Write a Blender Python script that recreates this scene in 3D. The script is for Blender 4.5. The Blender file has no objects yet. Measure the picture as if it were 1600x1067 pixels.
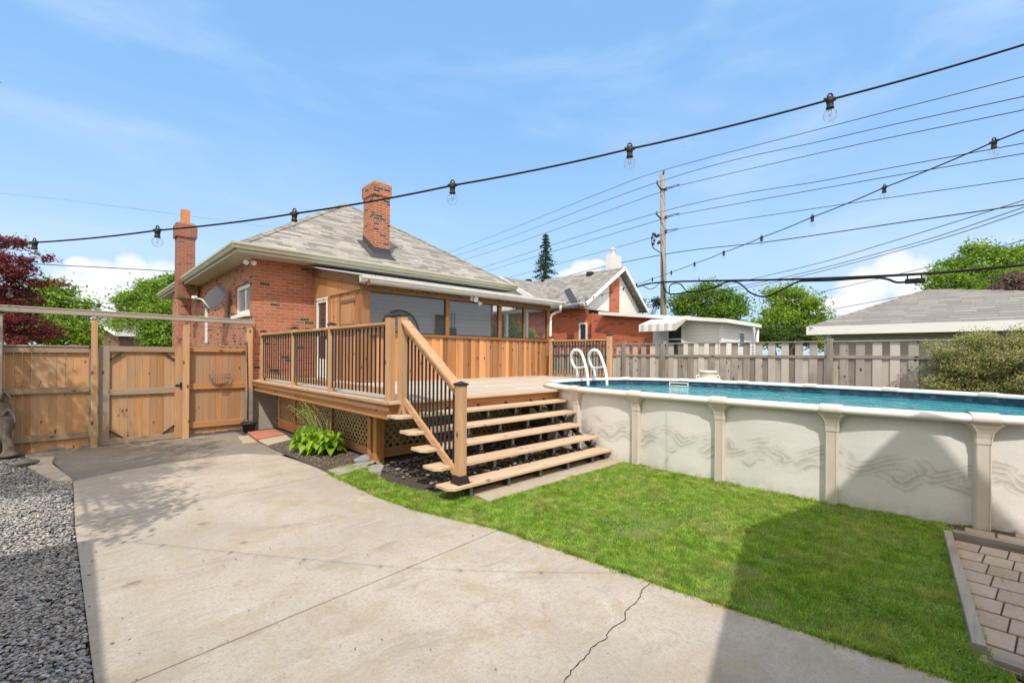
import bpy, math, random
import numpy as np
from mathutils import Vector, Matrix
random.seed(7); rng = np.random.default_rng(7)
C = bpy.context.scene.collection
S = bpy.context.scene
# ------------------------------------------------------------------ camera
FOC, CAMH, HY, CX, ROLL = 705.0, 1.7, 553.5, 800.0, 0.007
AZ = math.radians(46.0)
Fv = np.array([math.cos(AZ), math.sin(AZ), 0]); Rv = np.array([math.sin(AZ), -math.cos(AZ), 0]); Uv = np.array([0, 0, 1.])
CP = np.array([0, 0, CAMH])
cr, sr = math.cos(ROLL), math.sin(ROLL)
cam = bpy.data.cameras.new('camera'); camo = bpy.data.objects.new('camera', cam); C.objects.link(camo)
r_, u_ = cr*Rv+sr*Uv, -sr*Rv+cr*Uv
M = Matrix(((r_[0], u_[0], -Fv[0], 0), (r_[1], u_[1], -Fv[1], 0), (r_[2], u_[2], -Fv[2], CAMH), (0, 0, 0, 1)))
camo.matrix_world = M
cam.sensor_width = 36; cam.lens = FOC*36/1600; cam.shift_y = 20/1600; cam.clip_end = 2000; cam.clip_start = 0.05
S.camera = camo
# ------------------------------------------------------------------ light
SUNH = (0.50, 0.62)                       # horizontal shadow offset per metre of height
sun_dir = Vector((-SUNH[0], -SUNH[1], 1)).normalized()
SUN_EL = math.asin(sun_dir.z)
sl = bpy.data.lights.new('sun', 'SUN'); sl.energy = 3.05; sl.angle = math.radians(0.55); sl.color = (1, 0.94, 0.85)
so = bpy.data.objects.new('sun', sl); C.objects.link(so)
so.rotation_euler = sun_dir.to_track_quat('Z', 'Y').to_euler(); so.location = (0, 0, 30)
W = bpy.data.worlds.new('World'); S.world = W; W.use_nodes = True
def _sky():
    nt = W.node_tree; N = nt.nodes; L = nt.links
    for n in list(N): N.remove(n)
    out = N.new('ShaderNodeOutputWorld'); bg = N.new('ShaderNodeBackground'); L.new(bg.outputs[0], out.inputs[0])
    sky = N.new('ShaderNodeTexSky'); sky.sky_type = 'NISHITA'; sky.sun_disc = False
    sky.sun_elevation = SUN_EL; sky.sun_rotation = math.atan2(sun_dir.x, sun_dir.y)
    sky.air_density = 1.0; sky.dust_density = 0.6; sky.ozone_density = 2.0
    tc = N.new('ShaderNodeTexCoord'); sep = N.new('ShaderNodeSeparateXYZ'); L.new(tc.outputs['Generated'], sep.inputs[0])
    def math_(op, a, b=None, clamp=False):
        m = N.new('ShaderNodeMath'); m.operation = op; m.use_clamp = clamp
        for i, v in enumerate((a, b)):
            if v is None: continue
            if isinstance(v, (int, float)): m.inputs[i].default_value = v
            else: L.new(v, m.inputs[i])
        return m.outputs[0]
    def mapr(v, a, b, c=0., d=1.):
        m = N.new('ShaderNodeMapRange'); m.interpolation_type = 'SMOOTHSTEP'
        L.new(v, m.inputs[0])
        for i, x in enumerate((a, b, c, d)): m.inputs[i+1].default_value = x
        return m.outputs[0]
    def noise(sc, det, rough, vec=None, dist=0):
        n = N.new('ShaderNodeTexNoise'); n.inputs['Scale'].default_value = sc; n.inputs['Detail'].default_value = det
        n.inputs['Roughness'].default_value = rough; n.inputs['Distortion'].default_value = dist
        if vec: L.new(vec, n.inputs['Vector'])
        return n.outputs['Fac']
    az = math_('ARCTAN2', sep.outputs[1], sep.outputs[0])       # radians from +X
    el = math_('ARCSINE', sep.outputs[2])
    # thin high cloud
    mp = N.new('ShaderNodeMapping'); mp.inputs['Scale'].default_value = (1.0, 1.6, 5.0); mp.inputs['Rotation'].default_value = (0.2, 0.35, 0.3)
    L.new(tc.outputs['Generated'], mp.inputs[0])
    cir = mapr(noise(1.5, 8, 0.58, mp.outputs[0], 0.4), 0.42, 0.85, 0.0, 0.5)
    # cumulus near the horizon: each a set of round heads with a noisy rim
    nz = noise(9, 6, 0.6, tc.outputs['Generated'])
    nz2 = noise(34, 5, 0.6, tc.outputs['Generated'])
    def head(px, py, rw, rh):
        d = Fv+Rv*((px-CX)/FOC)+Uv*((HY-py+(px-CX)*sr)/FOC)
        a = math.atan2(d[1], d[0]); e = math.asin(d[2]/np.linalg.norm(d))
        k = math.cos(math.atan((px-CX)/FOC))
        dx = math_('DIVIDE', math_('SUBTRACT', az, a), rw*k*k/FOC); dy = math_('DIVIDE', math_('SUBTRACT', el, e), rh*k/FOC)
        return math_('SUBTRACT', 1.0, math_('SQRT', math_('ADD', math_('MULTIPLY', dx, dx), math_('MULTIPLY', dy, dy))))
    H = [(120,470,75,62),(160,440,48,38),(205,432,42,32),(250,445,45,38),(200,480,110,55),(125,415,30,15),
         (1400,425,48,38),(1350,445,55,32),(1430,440,40,45),(1330,475,60,22),(1290,478,60,14),(915,420,30,17),(895,430,26,14),(930,412,18,9)]
    m = None
    for h in H:
        v = head(*h); m = v if m is None else math_('MAXIMUM', m, v)
    m = math_('ADD', m, math_('MULTIPLY', math_('SUBTRACT', nz, 0.5), 0.9))
    m = math_('ADD', m, math_('MULTIPLY', math_('SUBTRACT', nz2, 0.5), 0.5))
    cum = mapr(m, -0.02, 0.26, 0, 0.93)
    ccol = N.new('ShaderNodeValToRGB'); ccol.color_ramp.elements[0].position = 0.0; ccol.color_ramp.elements[0].color = (5.9, 6.6, 7.7, 1)
    ccol.color_ramp.elements[1].position = 0.8; ccol.color_ramp.elements[1].color = (7.7, 7.6, 7.8, 1)
    L.new(mapr(m, 0.0, 0.9), ccol.inputs[0])
    # blue sky: Nishita times a tint, slightly lightened by haze
    mix0 = N.new('ShaderNodeMixRGB'); mix0.blend_type = 'MULTIPLY'; mix0.inputs[0].default_value = 1; L.new(sky.outputs[0], mix0.inputs[1]); mix0.inputs[2].default_value = (1.15, 1.2, 1.2, 1)
    hz = N.new('ShaderNodeMixRGB'); L.new(mapr(el, 0.0, 0.6, 0.80, 0.70), hz.inputs[0]); L.new(mix0.outputs[0], hz.inputs[1]); zr_ = N.new('ShaderNodeMixRGB'); L.new(mapr(el, 0.0, 0.55), zr_.inputs[0]); zr_.inputs[1].default_value = (4.2, 5.9, 7.8, 1); zr_.inputs[2].default_value = (2.2, 4.5, 7.9, 1); L.new(zr_.outputs[0], hz.inputs[2])
    m1 = N.new('ShaderNodeMixRGB'); L.new(cir, m1.inputs[0]); L.new(hz.outputs[0], m1.inputs[1]); m1.inputs[2].default_value = (5.6, 6.5, 8.2, 1)
    m2 = N.new('ShaderNodeMixRGB'); L.new(cum, m2.inputs[0]); L.new(m1.outputs[0], m2.inputs[1]); L.new(ccol.outputs[0], m2.inputs[2])
    # bright warm veil added to the unseen sky behind the viewer, to lift shade
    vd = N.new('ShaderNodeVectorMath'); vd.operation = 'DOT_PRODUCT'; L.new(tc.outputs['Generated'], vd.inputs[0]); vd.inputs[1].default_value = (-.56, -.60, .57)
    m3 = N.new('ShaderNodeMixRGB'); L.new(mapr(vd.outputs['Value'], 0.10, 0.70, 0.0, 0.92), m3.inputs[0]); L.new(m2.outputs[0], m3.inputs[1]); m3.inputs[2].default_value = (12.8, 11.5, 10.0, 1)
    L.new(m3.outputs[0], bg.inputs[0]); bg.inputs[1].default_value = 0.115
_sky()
S.view_settings.view_transform = 'Standard'; S.view_settings.look = 'None'; S.view_settings.exposure = 0.30; S.view_settings.gamma = 1
S.view_settings.use_curve_mapping = False
S.render.engine = 'CYCLES'; S.render.resolution_x = 1024; S.render.resolution_y = 682
S.cycles.max_bounces = 8; S.cycles.transparent_max_bounces = 16
# ------------------------------------------------------------------ picture -> place helpers (a ray through a photo pixel met with a real plane)
def gz(x, y): return -0.15*min(1, max(0, (y-7)/5.0))
def ray(x, y):
    dx, dy = x-CX, HY-y
    return Fv+Rv*((cr*dx-sr*dy)/FOC)+Uv*((sr*dx+cr*dy)/FOC)
def onz(x, y, z=0.0): d = ray(x, y); return CP+d*((z-CAMH)/d[2])
def onx(x, y, X): d = ray(x, y); return CP+d*(X/d[0])
def ony(x, y, Y): d = ray(x, y); return CP+d*(Y/d[1])
def at(x, y, D): return CP+ray(x, y)*D
def ong(x, y):
    z = 0
    for _ in range(6): p = onz(x, y, z); z = gz(p[0], p[1])
    return np.array([p[0], p[1], z])
# ------------------------------------------------------------------ mesh builder
class MB:
    def __init__(s): s.v = []; s.f = []; s.sm = []
    def add(s, vs, fs, smooth=False):
        o = len(s.v); s.v += [tuple(map(float, p)) for p in vs]; s.f += [tuple(i+o for i in f) for f in fs]; s.sm += [smooth]*len(fs); return s
    def box(s, a, b):
        x0, x1 = sorted((a[0], b[0])); y0, y1 = sorted((a[1], b[1])); z0, z1 = sorted((a[2], b[2]))
        return s.add([(x0,y0,z0),(x1,y0,z0),(x1,y1,z0),(x0,y1,z0),(x0,y0,z1),(x1,y0,z1),(x1,y1,z1),(x0,y1,z1)],
              [(0,3,2,1),(4,5,6,7),(0,1,5,4),(1,2,6,5),(2,3,7,6),(3,0,4,7)])
    def bar(s, p, q, w, h, up=(0,0,1)):       # w sideways, h along up
        p = Vector(p); q = Vector(q); d = (q-p).normalized(); u = Vector(up); sd = d.cross(u)
        if sd.length < 1e-4: sd = d.cross(Vector((0,1,0)))
        sd.normalize(); u = sd.cross(d).normalized()
        vs = [e+sd*(a*w/2)+u*(b*h/2) for e in (p, q) for a, b in ((-1,-1),(1,-1),(1,1),(-1,1))]
        return s.add(vs, [(0,1,2,3),(7,6,5,4),(0,4,5,1),(1,5,6,2),(2,6,7,3),(3,7,4,0)])
    def tube(s, pts, r, n=8, cap=True):
        pts = [Vector(p) for p in pts]; rs = r if hasattr(r, '__len__') else [r]*len(pts)
        vs = []; fs = []; pu = None
        for i, p in enumerate(pts):
            d = (pts[min(i+1, len(pts)-1)]-pts[max(i-1, 0)]).normalized()
            if pu is None: pu = d.cross(Vector((0.3,0.1,1)) if abs(d.z) < .9 else Vector((1,0,0))).normalized()
            else: pu = (pu-d*pu.dot(d)).normalized()
            w = d.cross(pu)
            for k in range(n):
                a = 2*math.pi*k/n; vs.append(p+(pu*math.cos(a)+w*math.sin(a))*rs[i])
        for i in range(len(pts)-1):
            for k in range(n): fs.append((i*n+k, i*n+(k+1)%n, (i+1)*n+(k+1)%n, (i+1)*n+k))
        if cap: fs.append(tuple(range(n-1, -1, -1))); fs.append(tuple((len(pts)-1)*n+k for k in range(n)))
        return s.add(vs, fs, True)
    def lathe(s, prof, c=(0,0,0), n=24, axis=None):
        vs = []; fs = []; q = Vector(axis).to_track_quat('Z', 'Y') if axis is not None else None
        for r, z in prof:
            for k in range(n):
                a = 2*math.pi*k/n; v = Vector((r*math.cos(a), r*math.sin(a), z))
                if q: v = q @ v
                vs.append(v+Vector(c))
        for i in range(len(prof)-1):
            for k in range(n): fs.append((i*n+k, i*n+(k+1)%n, (i+1)*n+(k+1)%n, (i+1)*n+k))
        return s.add(vs, fs, True)
    def prism(s, poly, vec):                  # poly: 3-D points, extruded by vec
        n = len(poly); vec = np.array(vec, float); P = [np.array(p, float) for p in poly]
        vs = P+[p+vec for p in P]
        fs = [tuple(range(n-1, -1, -1)), tuple(range(n, 2*n))]+[(i, (i+1)%n, n+(i+1)%n, n+i) for i in range(n)]
        nrm = np.zeros(3)
        for i in range(n): nrm += np.cross(P[i], P[(i+1)%n])
        if nrm@vec < 0: fs = [f[::-1] for f in fs]
        return s.add(vs, fs)
    def sheet(s, poly): return s.add(poly, [tuple(range(len(poly)))])
    def build(s, name, mat, parent=None, bevel=0, label=None, cat=None, group=None, kind=None, origin=None, v_np=None):
        me = bpy.data.meshes.new(name)
        V = np.array(s.v)
        if parent is not None: org = np.array(parent['_o'])
        elif origin is not None: org = np.array(origin, float)
        else:
            lo, hi = V.min(0), V.max(0); org = np.array([(lo[0]+hi[0])/2, (lo[1]+hi[1])/2, lo[2]])
        me.from_pydata((V-org).tolist(), [], s.f); me.polygons.foreach_set('use_smooth', s.sm); me.update()
        if mat is not None: me.materials.append(mat)
        o = bpy.data.objects.new(name, me); C.objects.link(o)
        if parent is not None: o.parent = parent
        else: o.location = org
        o['_o'] = org.tolist()
        if bevel:
            b = o.modifiers.new('b', 'BEVEL'); b.width = bevel; b.segments = 2; b.limit_method = 'ANGLE'
        tag(o, label, cat, group, kind)
        return o
def tag(o, label=None, cat=None, group=None, kind=None):
    for k, v in (('label', label), ('category', cat), ('group', group), ('kind', kind)):
        if v: o[k] = v
    return o
def thing(name, label, cat, loc, group=None):
    o = bpy.data.objects.new(name, None); C.objects.link(o); o.location = loc; o['_o'] = [float(a) for a in loc]
    o.empty_display_size = 0.2
    return tag(o, label, cat, group)
def npmesh(name, V, Fc, mat, smooth=False, parent=None, **kw):   # V (n,3), Fc (m,k)
    V = np.asarray(V, float); Fc = np.asarray(Fc); k = Fc.shape[1]
    org = np.array(parent['_o']) if parent is not None else np.array([V[:,0].mean(), V[:,1].mean(), V[:,2].min()])
    me = bpy.data.meshes.new(name); me.vertices.add(len(V)); me.vertices.foreach_set('co', (V-org).astype(np.float32).ravel())
    me.loops.add(Fc.size); me.loops.foreach_set('vertex_index', Fc.astype(np.int32).ravel())
    me.polygons.add(len(Fc)); me.polygons.foreach_set('loop_start', np.arange(0, Fc.size, k, dtype=np.int32))
    me.polygons.foreach_set('use_smooth', np.full(len(Fc), smooth)); me.update(calc_edges=True)
    me.materials.append(mat)
    o = bpy.data.objects.new(name, me); C.objects.link(o)
    if parent is not None: o.parent = parent
    else: o.location = org
    o['_o'] = org.tolist()
    return tag(o, **kw)
# ------------------------------------------------------------------ materials
class Mat:
    def __init__(s, name):
        s.m = bpy.data.materials.new(name); s.m.use_nodes = True; s.nt = s.m.node_tree; s.N = s.nt.nodes; s.L = s.nt.links
        s.b = s.N['Principled BSDF']; s.g = s.N.new('ShaderNodeNewGeometry')
        s.b.inputs['Specular IOR Level'].default_value = 0.3
    def inp(s, sock, v):
        if isinstance(v, (int, float)): sock.default_value = v
        elif isinstance(v, tuple): sock.default_value = v if len(v) == 4 or sock.type == 'VECTOR' else (*v, 1)
        else: s.L.new(v, sock)
    def math(s, op, a, b=None, c=None):
        m = s.N.new('ShaderNodeMath'); m.operation = op
        for i, v in enumerate((a, b, c)):
            if v is not None: s.inp(m.inputs[i], v)
        return m.outputs[0]
    def mr(s, v, a, b, c=0., d=1.):
        m = s.N.new('ShaderNodeMapRange'); s.L.new(v, m.inputs[0])
        for i, x in enumerate((a, b, c, d)): m.inputs[i+1].default_value = x
        return m.outputs[0]
    def noise(s, vec, sc, det=4, rough=.55, dist=0, col=False):
        n = s.N.new('ShaderNodeTexNoise'); s.L.new(vec, n.inputs['Vector'])
        for k, v in (('Scale', sc), ('Detail', det), ('Roughness', rough), ('Distortion', dist)): n.inputs[k].default_value = v
        return n.outputs['Color' if col else 'Fac']
    def voro(s, vec, sc, feature='F1', out='Distance', rnd=1.):
        n = s.N.new('ShaderNodeTexVoronoi'); n.feature = feature; s.L.new(vec, n.inputs['Vector']); n.inputs['Scale'].default_value = sc
        n.inputs['Randomness'].default_value = rnd
        return n.outputs[out]
    def map(s, vec, scale=(1,1,1), loc=(0,0,0), rot=(0,0,0)):
        n = s.N.new('ShaderNodeMapping'); s.L.new(vec, n.inputs[0]); n.inputs['Scale'].default_value = scale
        n.inputs['Location'].default_value = loc; n.inputs['Rotation'].default_value = rot; return n.outputs[0]
    def mix(s, f, a, b, mode='MIX'):
        n = s.N.new('ShaderNodeMixRGB'); n.blend_type = mode; s.inp(n.inputs[0], f); s.inp(n.inputs[1], a); s.inp(n.inputs[2], b); return n.outputs[0]
    def ramp(s, f, els):
        n = s.N.new('ShaderNodeValToRGB'); s.L.new(f, n.inputs[0]); r = n.color_ramp
        while len(r.elements) < len(els): r.elements.new(0.5)
        for e, (p, c) in zip(r.elements, els): e.position = p; e.color = (*c, 1)
        return n.outputs[0]
    def vadd(s, a, b):
        n = s.N.new('ShaderNodeVectorMath'); n.operation = 'ADD'; s.inp(n.inputs[0], a); s.inp(n.inputs[1], b); return n.outputs[0]
    def comb(s, x, y, z=0.):
        n = s.N.new('ShaderNodeCombineXYZ')
        for i, v in enumerate((x, y, z)): s.inp(n.inputs[i], v)
        return n.outputs[0]
    def sep(s, v):
        n = s.N.new('ShaderNodeSeparateXYZ'); s.L.new(v, n.inputs[0]); return n.outputs
    def white(s, v, out='Value'):
        n = s.N.new('ShaderNodeTexWhiteNoise'); s.L.new(v, n.inputs['Vector']); return n.outputs[out]
    def bump(s, h, st=.3, d=.01):
        n = s.N.new('ShaderNodeBump'); n.inputs['Strength'].default_value = st; n.inputs['Distance'].default_value = d
        s.L.new(h, n.inputs['Height']); s.L.new(n.outputs[0], s.b.inputs['Normal'])
    def col(s, c): s.inp(s.b.inputs['Base Color'], c); return s
    def rough(s, v): s.inp(s.b.inputs['Roughness'], v); return s
    @property
    def pos(s): return s.g.outputs['Position']
    @property
    def isl(s): return s.g.outputs['Random Per Island']
    def facade(s):       # (u, v): metres along the wall and up it, whichever way it faces
        p = s.sep(s.pos); n = s.sep(s.g.outputs['True Normal'])
        k = s.math('GREATER_THAN', s.math('ABSOLUTE', n[0]), s.math('ABSOLUTE', n[1]))
        u = s.math('ADD', s.math('MULTIPLY', p[1], k), s.math('MULTIPLY', p[0], s.math('SUBTRACT', 1., k)))
        return u, p[2]
    def cells(s, u, v, w, h, gap, off=.5):   # mask 1 in the joint; a random value and vector per cell
        r = s.math('FLOOR', s.math('DIVIDE', v, h))
        uu = s.math('ADD', s.math('DIVIDE', u, w), s.math('MULTIPLY', r, off))
        c = s.math('FLOOR', uu); fu = s.math('FRACT', uu); fv = s.math('FRACT', s.math('DIVIDE', v, h))
        m = s.math('MAXIMUM', s.math('LESS_THAN', fu, gap/w), s.math('LESS_THAN', fv, gap/h))
        k = s.comb(c, r, 3.7)
        return m, s.white(k), s.white(s.vadd(k, (9.1, 4.2, 1.3))), fv, fu
def plain(name, c, rough=.6, metal=0., spec=.3, var=.12, sc=6, bump=0.):
    m = Mat(name); n = m.noise(m.pos, sc, 5); c2 = tuple(x*(1-var) for x in c)
    m.col(m.mix(n, tuple(min(1, x*(1+var*.6)) for x in c), c2)); m.rough(rough); m.b.inputs['Metallic'].default_value = metal
    m.b.inputs['Specular IOR Level'].default_value = spec
    if bump: m.bump(m.noise(m.pos, sc*12, 4), bump, .004)
    return m.m
def wood(name, base, dark, grey, axis, greyamt=.3, knots=True, var=.35, moss=0.):
    m = Mat(name); sc = [26, 26, 26]; sc[axis] = 1.6
    off = m.comb(m.math('MULTIPLY', m.isl, 37.), m.math('MULTIPLY', m.isl, 61.), m.math('MULTIPLY', m.isl, 23.))
    p = m.vadd(m.pos, off)
    g = m.noise(m.map(p, tuple(sc)), 1.0, 7, .62, .6)
    g2 = m.noise(m.map(p, tuple(x*.35 for x in sc)), 1.0, 3, .5, 1.2)
    c = m.mix(m.mr(g, .35, .72), base, dark)
    c = m.mix(m.mr(g2, .42, .66, 0, .55), c, tuple(x*.62 for x in base))
    rnd = m.white(m.comb(m.isl, 3.3, 1.1)); rnd2 = m.white(m.comb(m.isl, 8.1, 5.2))
    gn = m.noise(m.map(p, (1.1, 1.1, 1.1)), 1.3, 4, .6)
    ga = m.math('MULTIPLY', m.mr(m.math('ADD', m.math('MULTIPLY', gn, .8), m.math('MULTIPLY', rnd2, .6)), .42, .88), greyamt*1.6)
    c = m.mix(m.math('MINIMUM', ga, 1.), c, grey)
    c = m.mix(m.mr(rnd, 0, 1, 0, var), c, tuple(x*.45 for x in dark))
    c = m.mix(m.mr(rnd2, .5, 1, 0, var*.7), c, tuple(min(1, x*1.5) for x in base))
    if knots:
        ks = [7.5, 7.5, 7.5]; ks[axis] = 3.6
        kd = m.voro(m.map(p, tuple(ks)), 1.0)
        kr = m.white(m.map(m.voro(m.map(p, tuple(ks)), 1.0, out='Position'), (1,1,1)))
        k = m.math('MULTIPLY', m.mr(kd, .10, .20, 1, 0), m.math('GREATER_THAN', kr, .5))
        k.node.use_clamp = True
        c = m.mix(k, c, tuple(x*.25 for x in dark))
    m.col(c); m.rough(m.mr(g, 0, 1, .62, .85)); m.bump(g, .35, .004)
    m.b.inputs['Specular IOR Level'].default_value = .2
    return m.m
CED, CEDD, CEDG = (.66,.33,.12), (.42,.175,.06), (.34,.265,.20)
W_Z = wood('cedar_upright', CED, CEDD, CEDG, 2, .35)
W_X = wood('cedar_along_x', CED, CEDD, CEDG, 0, .3)
W_Y = wood('cedar_along_y', CED, CEDD, CEDG, 1, .3)
NEW, NEWD = (.64,.395,.225), (.44,.245,.125)
N_Z = wood('rail_upright', NEW, NEWD, (.4,.3,.2), 2, .1, True, .1)
N_X = wood('rail_along_x', NEW, NEWD, (.4,.3,.2), 0, .15, True, .1)
N_Y = wood('rail_along_y', NEW, NEWD, (.4,.3,.2), 1, .15, True, .1)
T_X = wood('tread_boards', (.72,.53,.36), (.54,.37,.23), (.5,.42,.33), 0, .4, True, .12)
DECKM = wood('deck_boards', (.60,.49,.37), (.46,.36,.26), (.5,.45,.4), 0, .6, False, .22)
FENCEL = wood('fence_boards_left', (.64,.325,.12), (.40,.185,.07), (.33,.265,.205), 2, .5, True, .5)
RAILG = wood('weathered_rail', (.42,.30,.20), (.30,.20,.13), (.34,.30,.26), 0, .6, True, .2)
PORCHB = wood('porch_boards', (.66,.31,.105), (.36,.14,.045), (.32,.24,.19), 2, .42, True, .75)
PORCHX = wood('porch_beam_wood', (.34,.18,.075), (.2,.09,.035), (.2,.14,.1), 0, .3, True, .2)
PORCHY = wood('porch_side_board', (.30,.15,.08), (.19,.09,.045), (.25,.18,.14), 1, .4, True, .2)
GREYW = wood('grey_fence_wood', (.44,.39,.33), (.17,.145,.125), (.55,.51,.47), 2, .7, True, .6)
GREYY = wood('grey_fence_rail', (.36,.32,.275), (.19,.165,.145), (.43,.40,.37), 1, .8, True, .3)
BEAMW = wood('beam_wood', (.44,.38,.31), (.30,.25,.2), (.45,.41,.37), 0, .6, True, .2)
OLDT = wood('old_timber', (.36,.31,.26), (.16,.13,.10), (.4,.37,.33), 0, .7, True, .3)
LATM = wood('lattice_wood', (.50,.32,.16), (.36,.21,.1), (.35,.27,.19), 2, .3, False, .2)
BLACK = plain('black_metal', (.018,.017,.017), .45, .0, .5)
BRONZE = plain('dark_bronze_metal', (.05,.035,.028), .4, .5)
STEEL = plain('grey_steel', (.16,.165,.17), .45, .6)
WHITE = plain('white_paint', (.78,.78,.76), .5, var=.06)
WPLAS = plain('white_plastic', (.82,.81,.78), .35, spec=.5, var=.05)
GUTW = plain('gutter_white', (.66,.65,.62), .4, var=.18, sc=3)
GUTG = plain('gutter_tan', (.50,.49,.38), .45, var=.2, sc=3)
CABLE = plain('black_cable', (.012,.012,.013), .6)
WIREM = plain('power_wire', (.05,.055,.065), .6)
DARK = plain('dark_interior', (.02,.02,.022), .6)
FLASH = plain('flashing', (.07,.07,.075), .5, .3)
def brick(name, c1, c2, cdark, fdark, mortar=(.42,.38,.34), w=.235, h=.081, gap=.012, dots=False, tall=False):
    m = Mat(name); u, v = m.facade()
    if tall: u, v = v, u
    j, r1, r2, fv, fu = m.cells(u, v, w, h, gap)
    n = m.noise(m.pos, 45, 5, .6); n2 = m.noise(m.pos, .9, 3)
    c = m.mix(r1, c1, c2); c = m.mix(m.mr(n, .3, .7, 0, .45), c, tuple(x*.55 for x in c1))
    c = m.mix(m.math('LESS_THAN', r2, fdark), c, cdark)
    if dots:
        d = m.math('LESS_THAN', m.voro(m.pos, 5.0), .25)
        c = m.mix(m.math('MULTIPLY', d, .85), c, (.035,.025,.022))
    c = m.mix(m.mr(n2, .35, .7, 0, .22), c, (.20,.09,.055))
    c = m.mix(j, c, m.mix(n, mortar, tuple(x*.7 for x in mortar)))
    m.col(c); m.rough(.85)
    m.bump(m.math('ADD', m.math('MULTIPLY', m.math('SUBTRACT', 1., j), .8), m.math('MULTIPLY', n, .5)), .6, .008)
    return m.m
BRICK = brick('house_brick', (.57,.20,.095), (.40,.125,.065), (.085,.06,.05), .075)
BRICKS = brick('house_side_brick', (.58,.22,.115), (.46,.165,.09), (.12,.07,.05), .10, dots=True)
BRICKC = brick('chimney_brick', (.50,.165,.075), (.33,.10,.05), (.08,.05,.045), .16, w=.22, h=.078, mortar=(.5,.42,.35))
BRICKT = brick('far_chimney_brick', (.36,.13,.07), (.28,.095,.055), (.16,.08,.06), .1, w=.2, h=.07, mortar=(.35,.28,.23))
BRICKN = brick('neighbour_brick', (.62,.15,.065), (.54,.125,.055), (.3,.07,.04), .1, mortar=(.44,.30,.23), w=.24, h=.08)
def shingle(name, cs, w=.33, hz=.075, gap=.012):
    m = Mat(name); u, v = m.facade()
    uj = m.math('ADD', u, m.math('MULTIPLY', m.white(m.comb(m.math('FLOOR', m.math('DIVIDE', v, hz)), 1.7, .3)), w))
    j, r1, r2, fv, fu = m.cells(uj, v, w, hz, gap, .37)
    c = m.ramp(r1, [(0, cs[0]), (.5, cs[1]), (1, cs[2])])
    n = m.noise(m.pos, 60, 4, .7); c = m.mix(m.mr(n, .3, .75, 0, .3), c, tuple(x*.6 for x in cs[0]))
    big = m.noise(m.pos, .6, 4); c = m.mix(m.mr(big, .35, .7, 0, .25), c, tuple(x*.75 for x in cs[0]))
    edge = m.math('LESS_THAN', fv, .14); c = m.mix(m.math('MULTIPLY', edge, .75), c, tuple(x*.35 for x in cs[0]))
    side = m.math('MULTIPLY', m.math('LESS_THAN', fu, gap/w), m.math('GREATER_THAN', r2, .4)); c = m.mix(m.math('MULTIPLY', side, .4), c, tuple(x*.35 for x in cs[0]))
    m.col(c); m.rough(.9); m.b.inputs['Specular IOR Level'].default_value = .15
    m.bump(m.math('ADD', m.math('MULTIPLY', fv, -.6), m.math('MULTIPLY', n, .4)), .5, .01)
    return m.m
ROOF = shingle('roof_shingle', ((.20,.19,.17), (.33,.315,.285), (.46,.44,.40)))
ROOFN = shingle('neighbour_shingle', ((.20,.195,.185), (.30,.285,.265), (.42,.40,.37)), w=.24)
ROOFG = shingle('garage_shingle', ((.23,.22,.205), (.27,.26,.24), (.32,.305,.28)), w=.45, hz=.085)
def siding(name, c, h=.12):
    m = Mat(name); u, v = m.facade(); fv = m.math('FRACT', m.math('DIVIDE', v, h))
    n = m.noise(m.pos, 3, 4)
    cc = m.mix(m.mr(n, .3, .7, 0, .15), c, tuple(x*.75 for x in c)); cc = m.mix(m.math('MULTIPLY', m.math('LESS_THAN', fv, .09), .3), cc, tuple(x*.35 for x in c))
    m.col(cc); m.rough(.55); m.bump(m.math('MULTIPLY', fv, -1.), .7, .015); return m.m
SIDW = siding('white_siding', (.74,.74,.73)); SIDB = siding('blue_grey_siding', (.62,.65,.68), .13); SIDT = siding('tan_siding', (.34,.31,.26), .14)
def soffit():
    m = Mat('soffit'); p = m.sep(m.pos); f = m.math('LESS_THAN', m.math('FRACT', m.math('MULTIPLY', p[1], 10.)), .12)
    m.col(m.mix(m.math('MULTIPLY', f, .4), (.60,.55,.47), (.25,.22,.19))); m.rough(.6); return m.m
SOFF = soffit()
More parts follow.
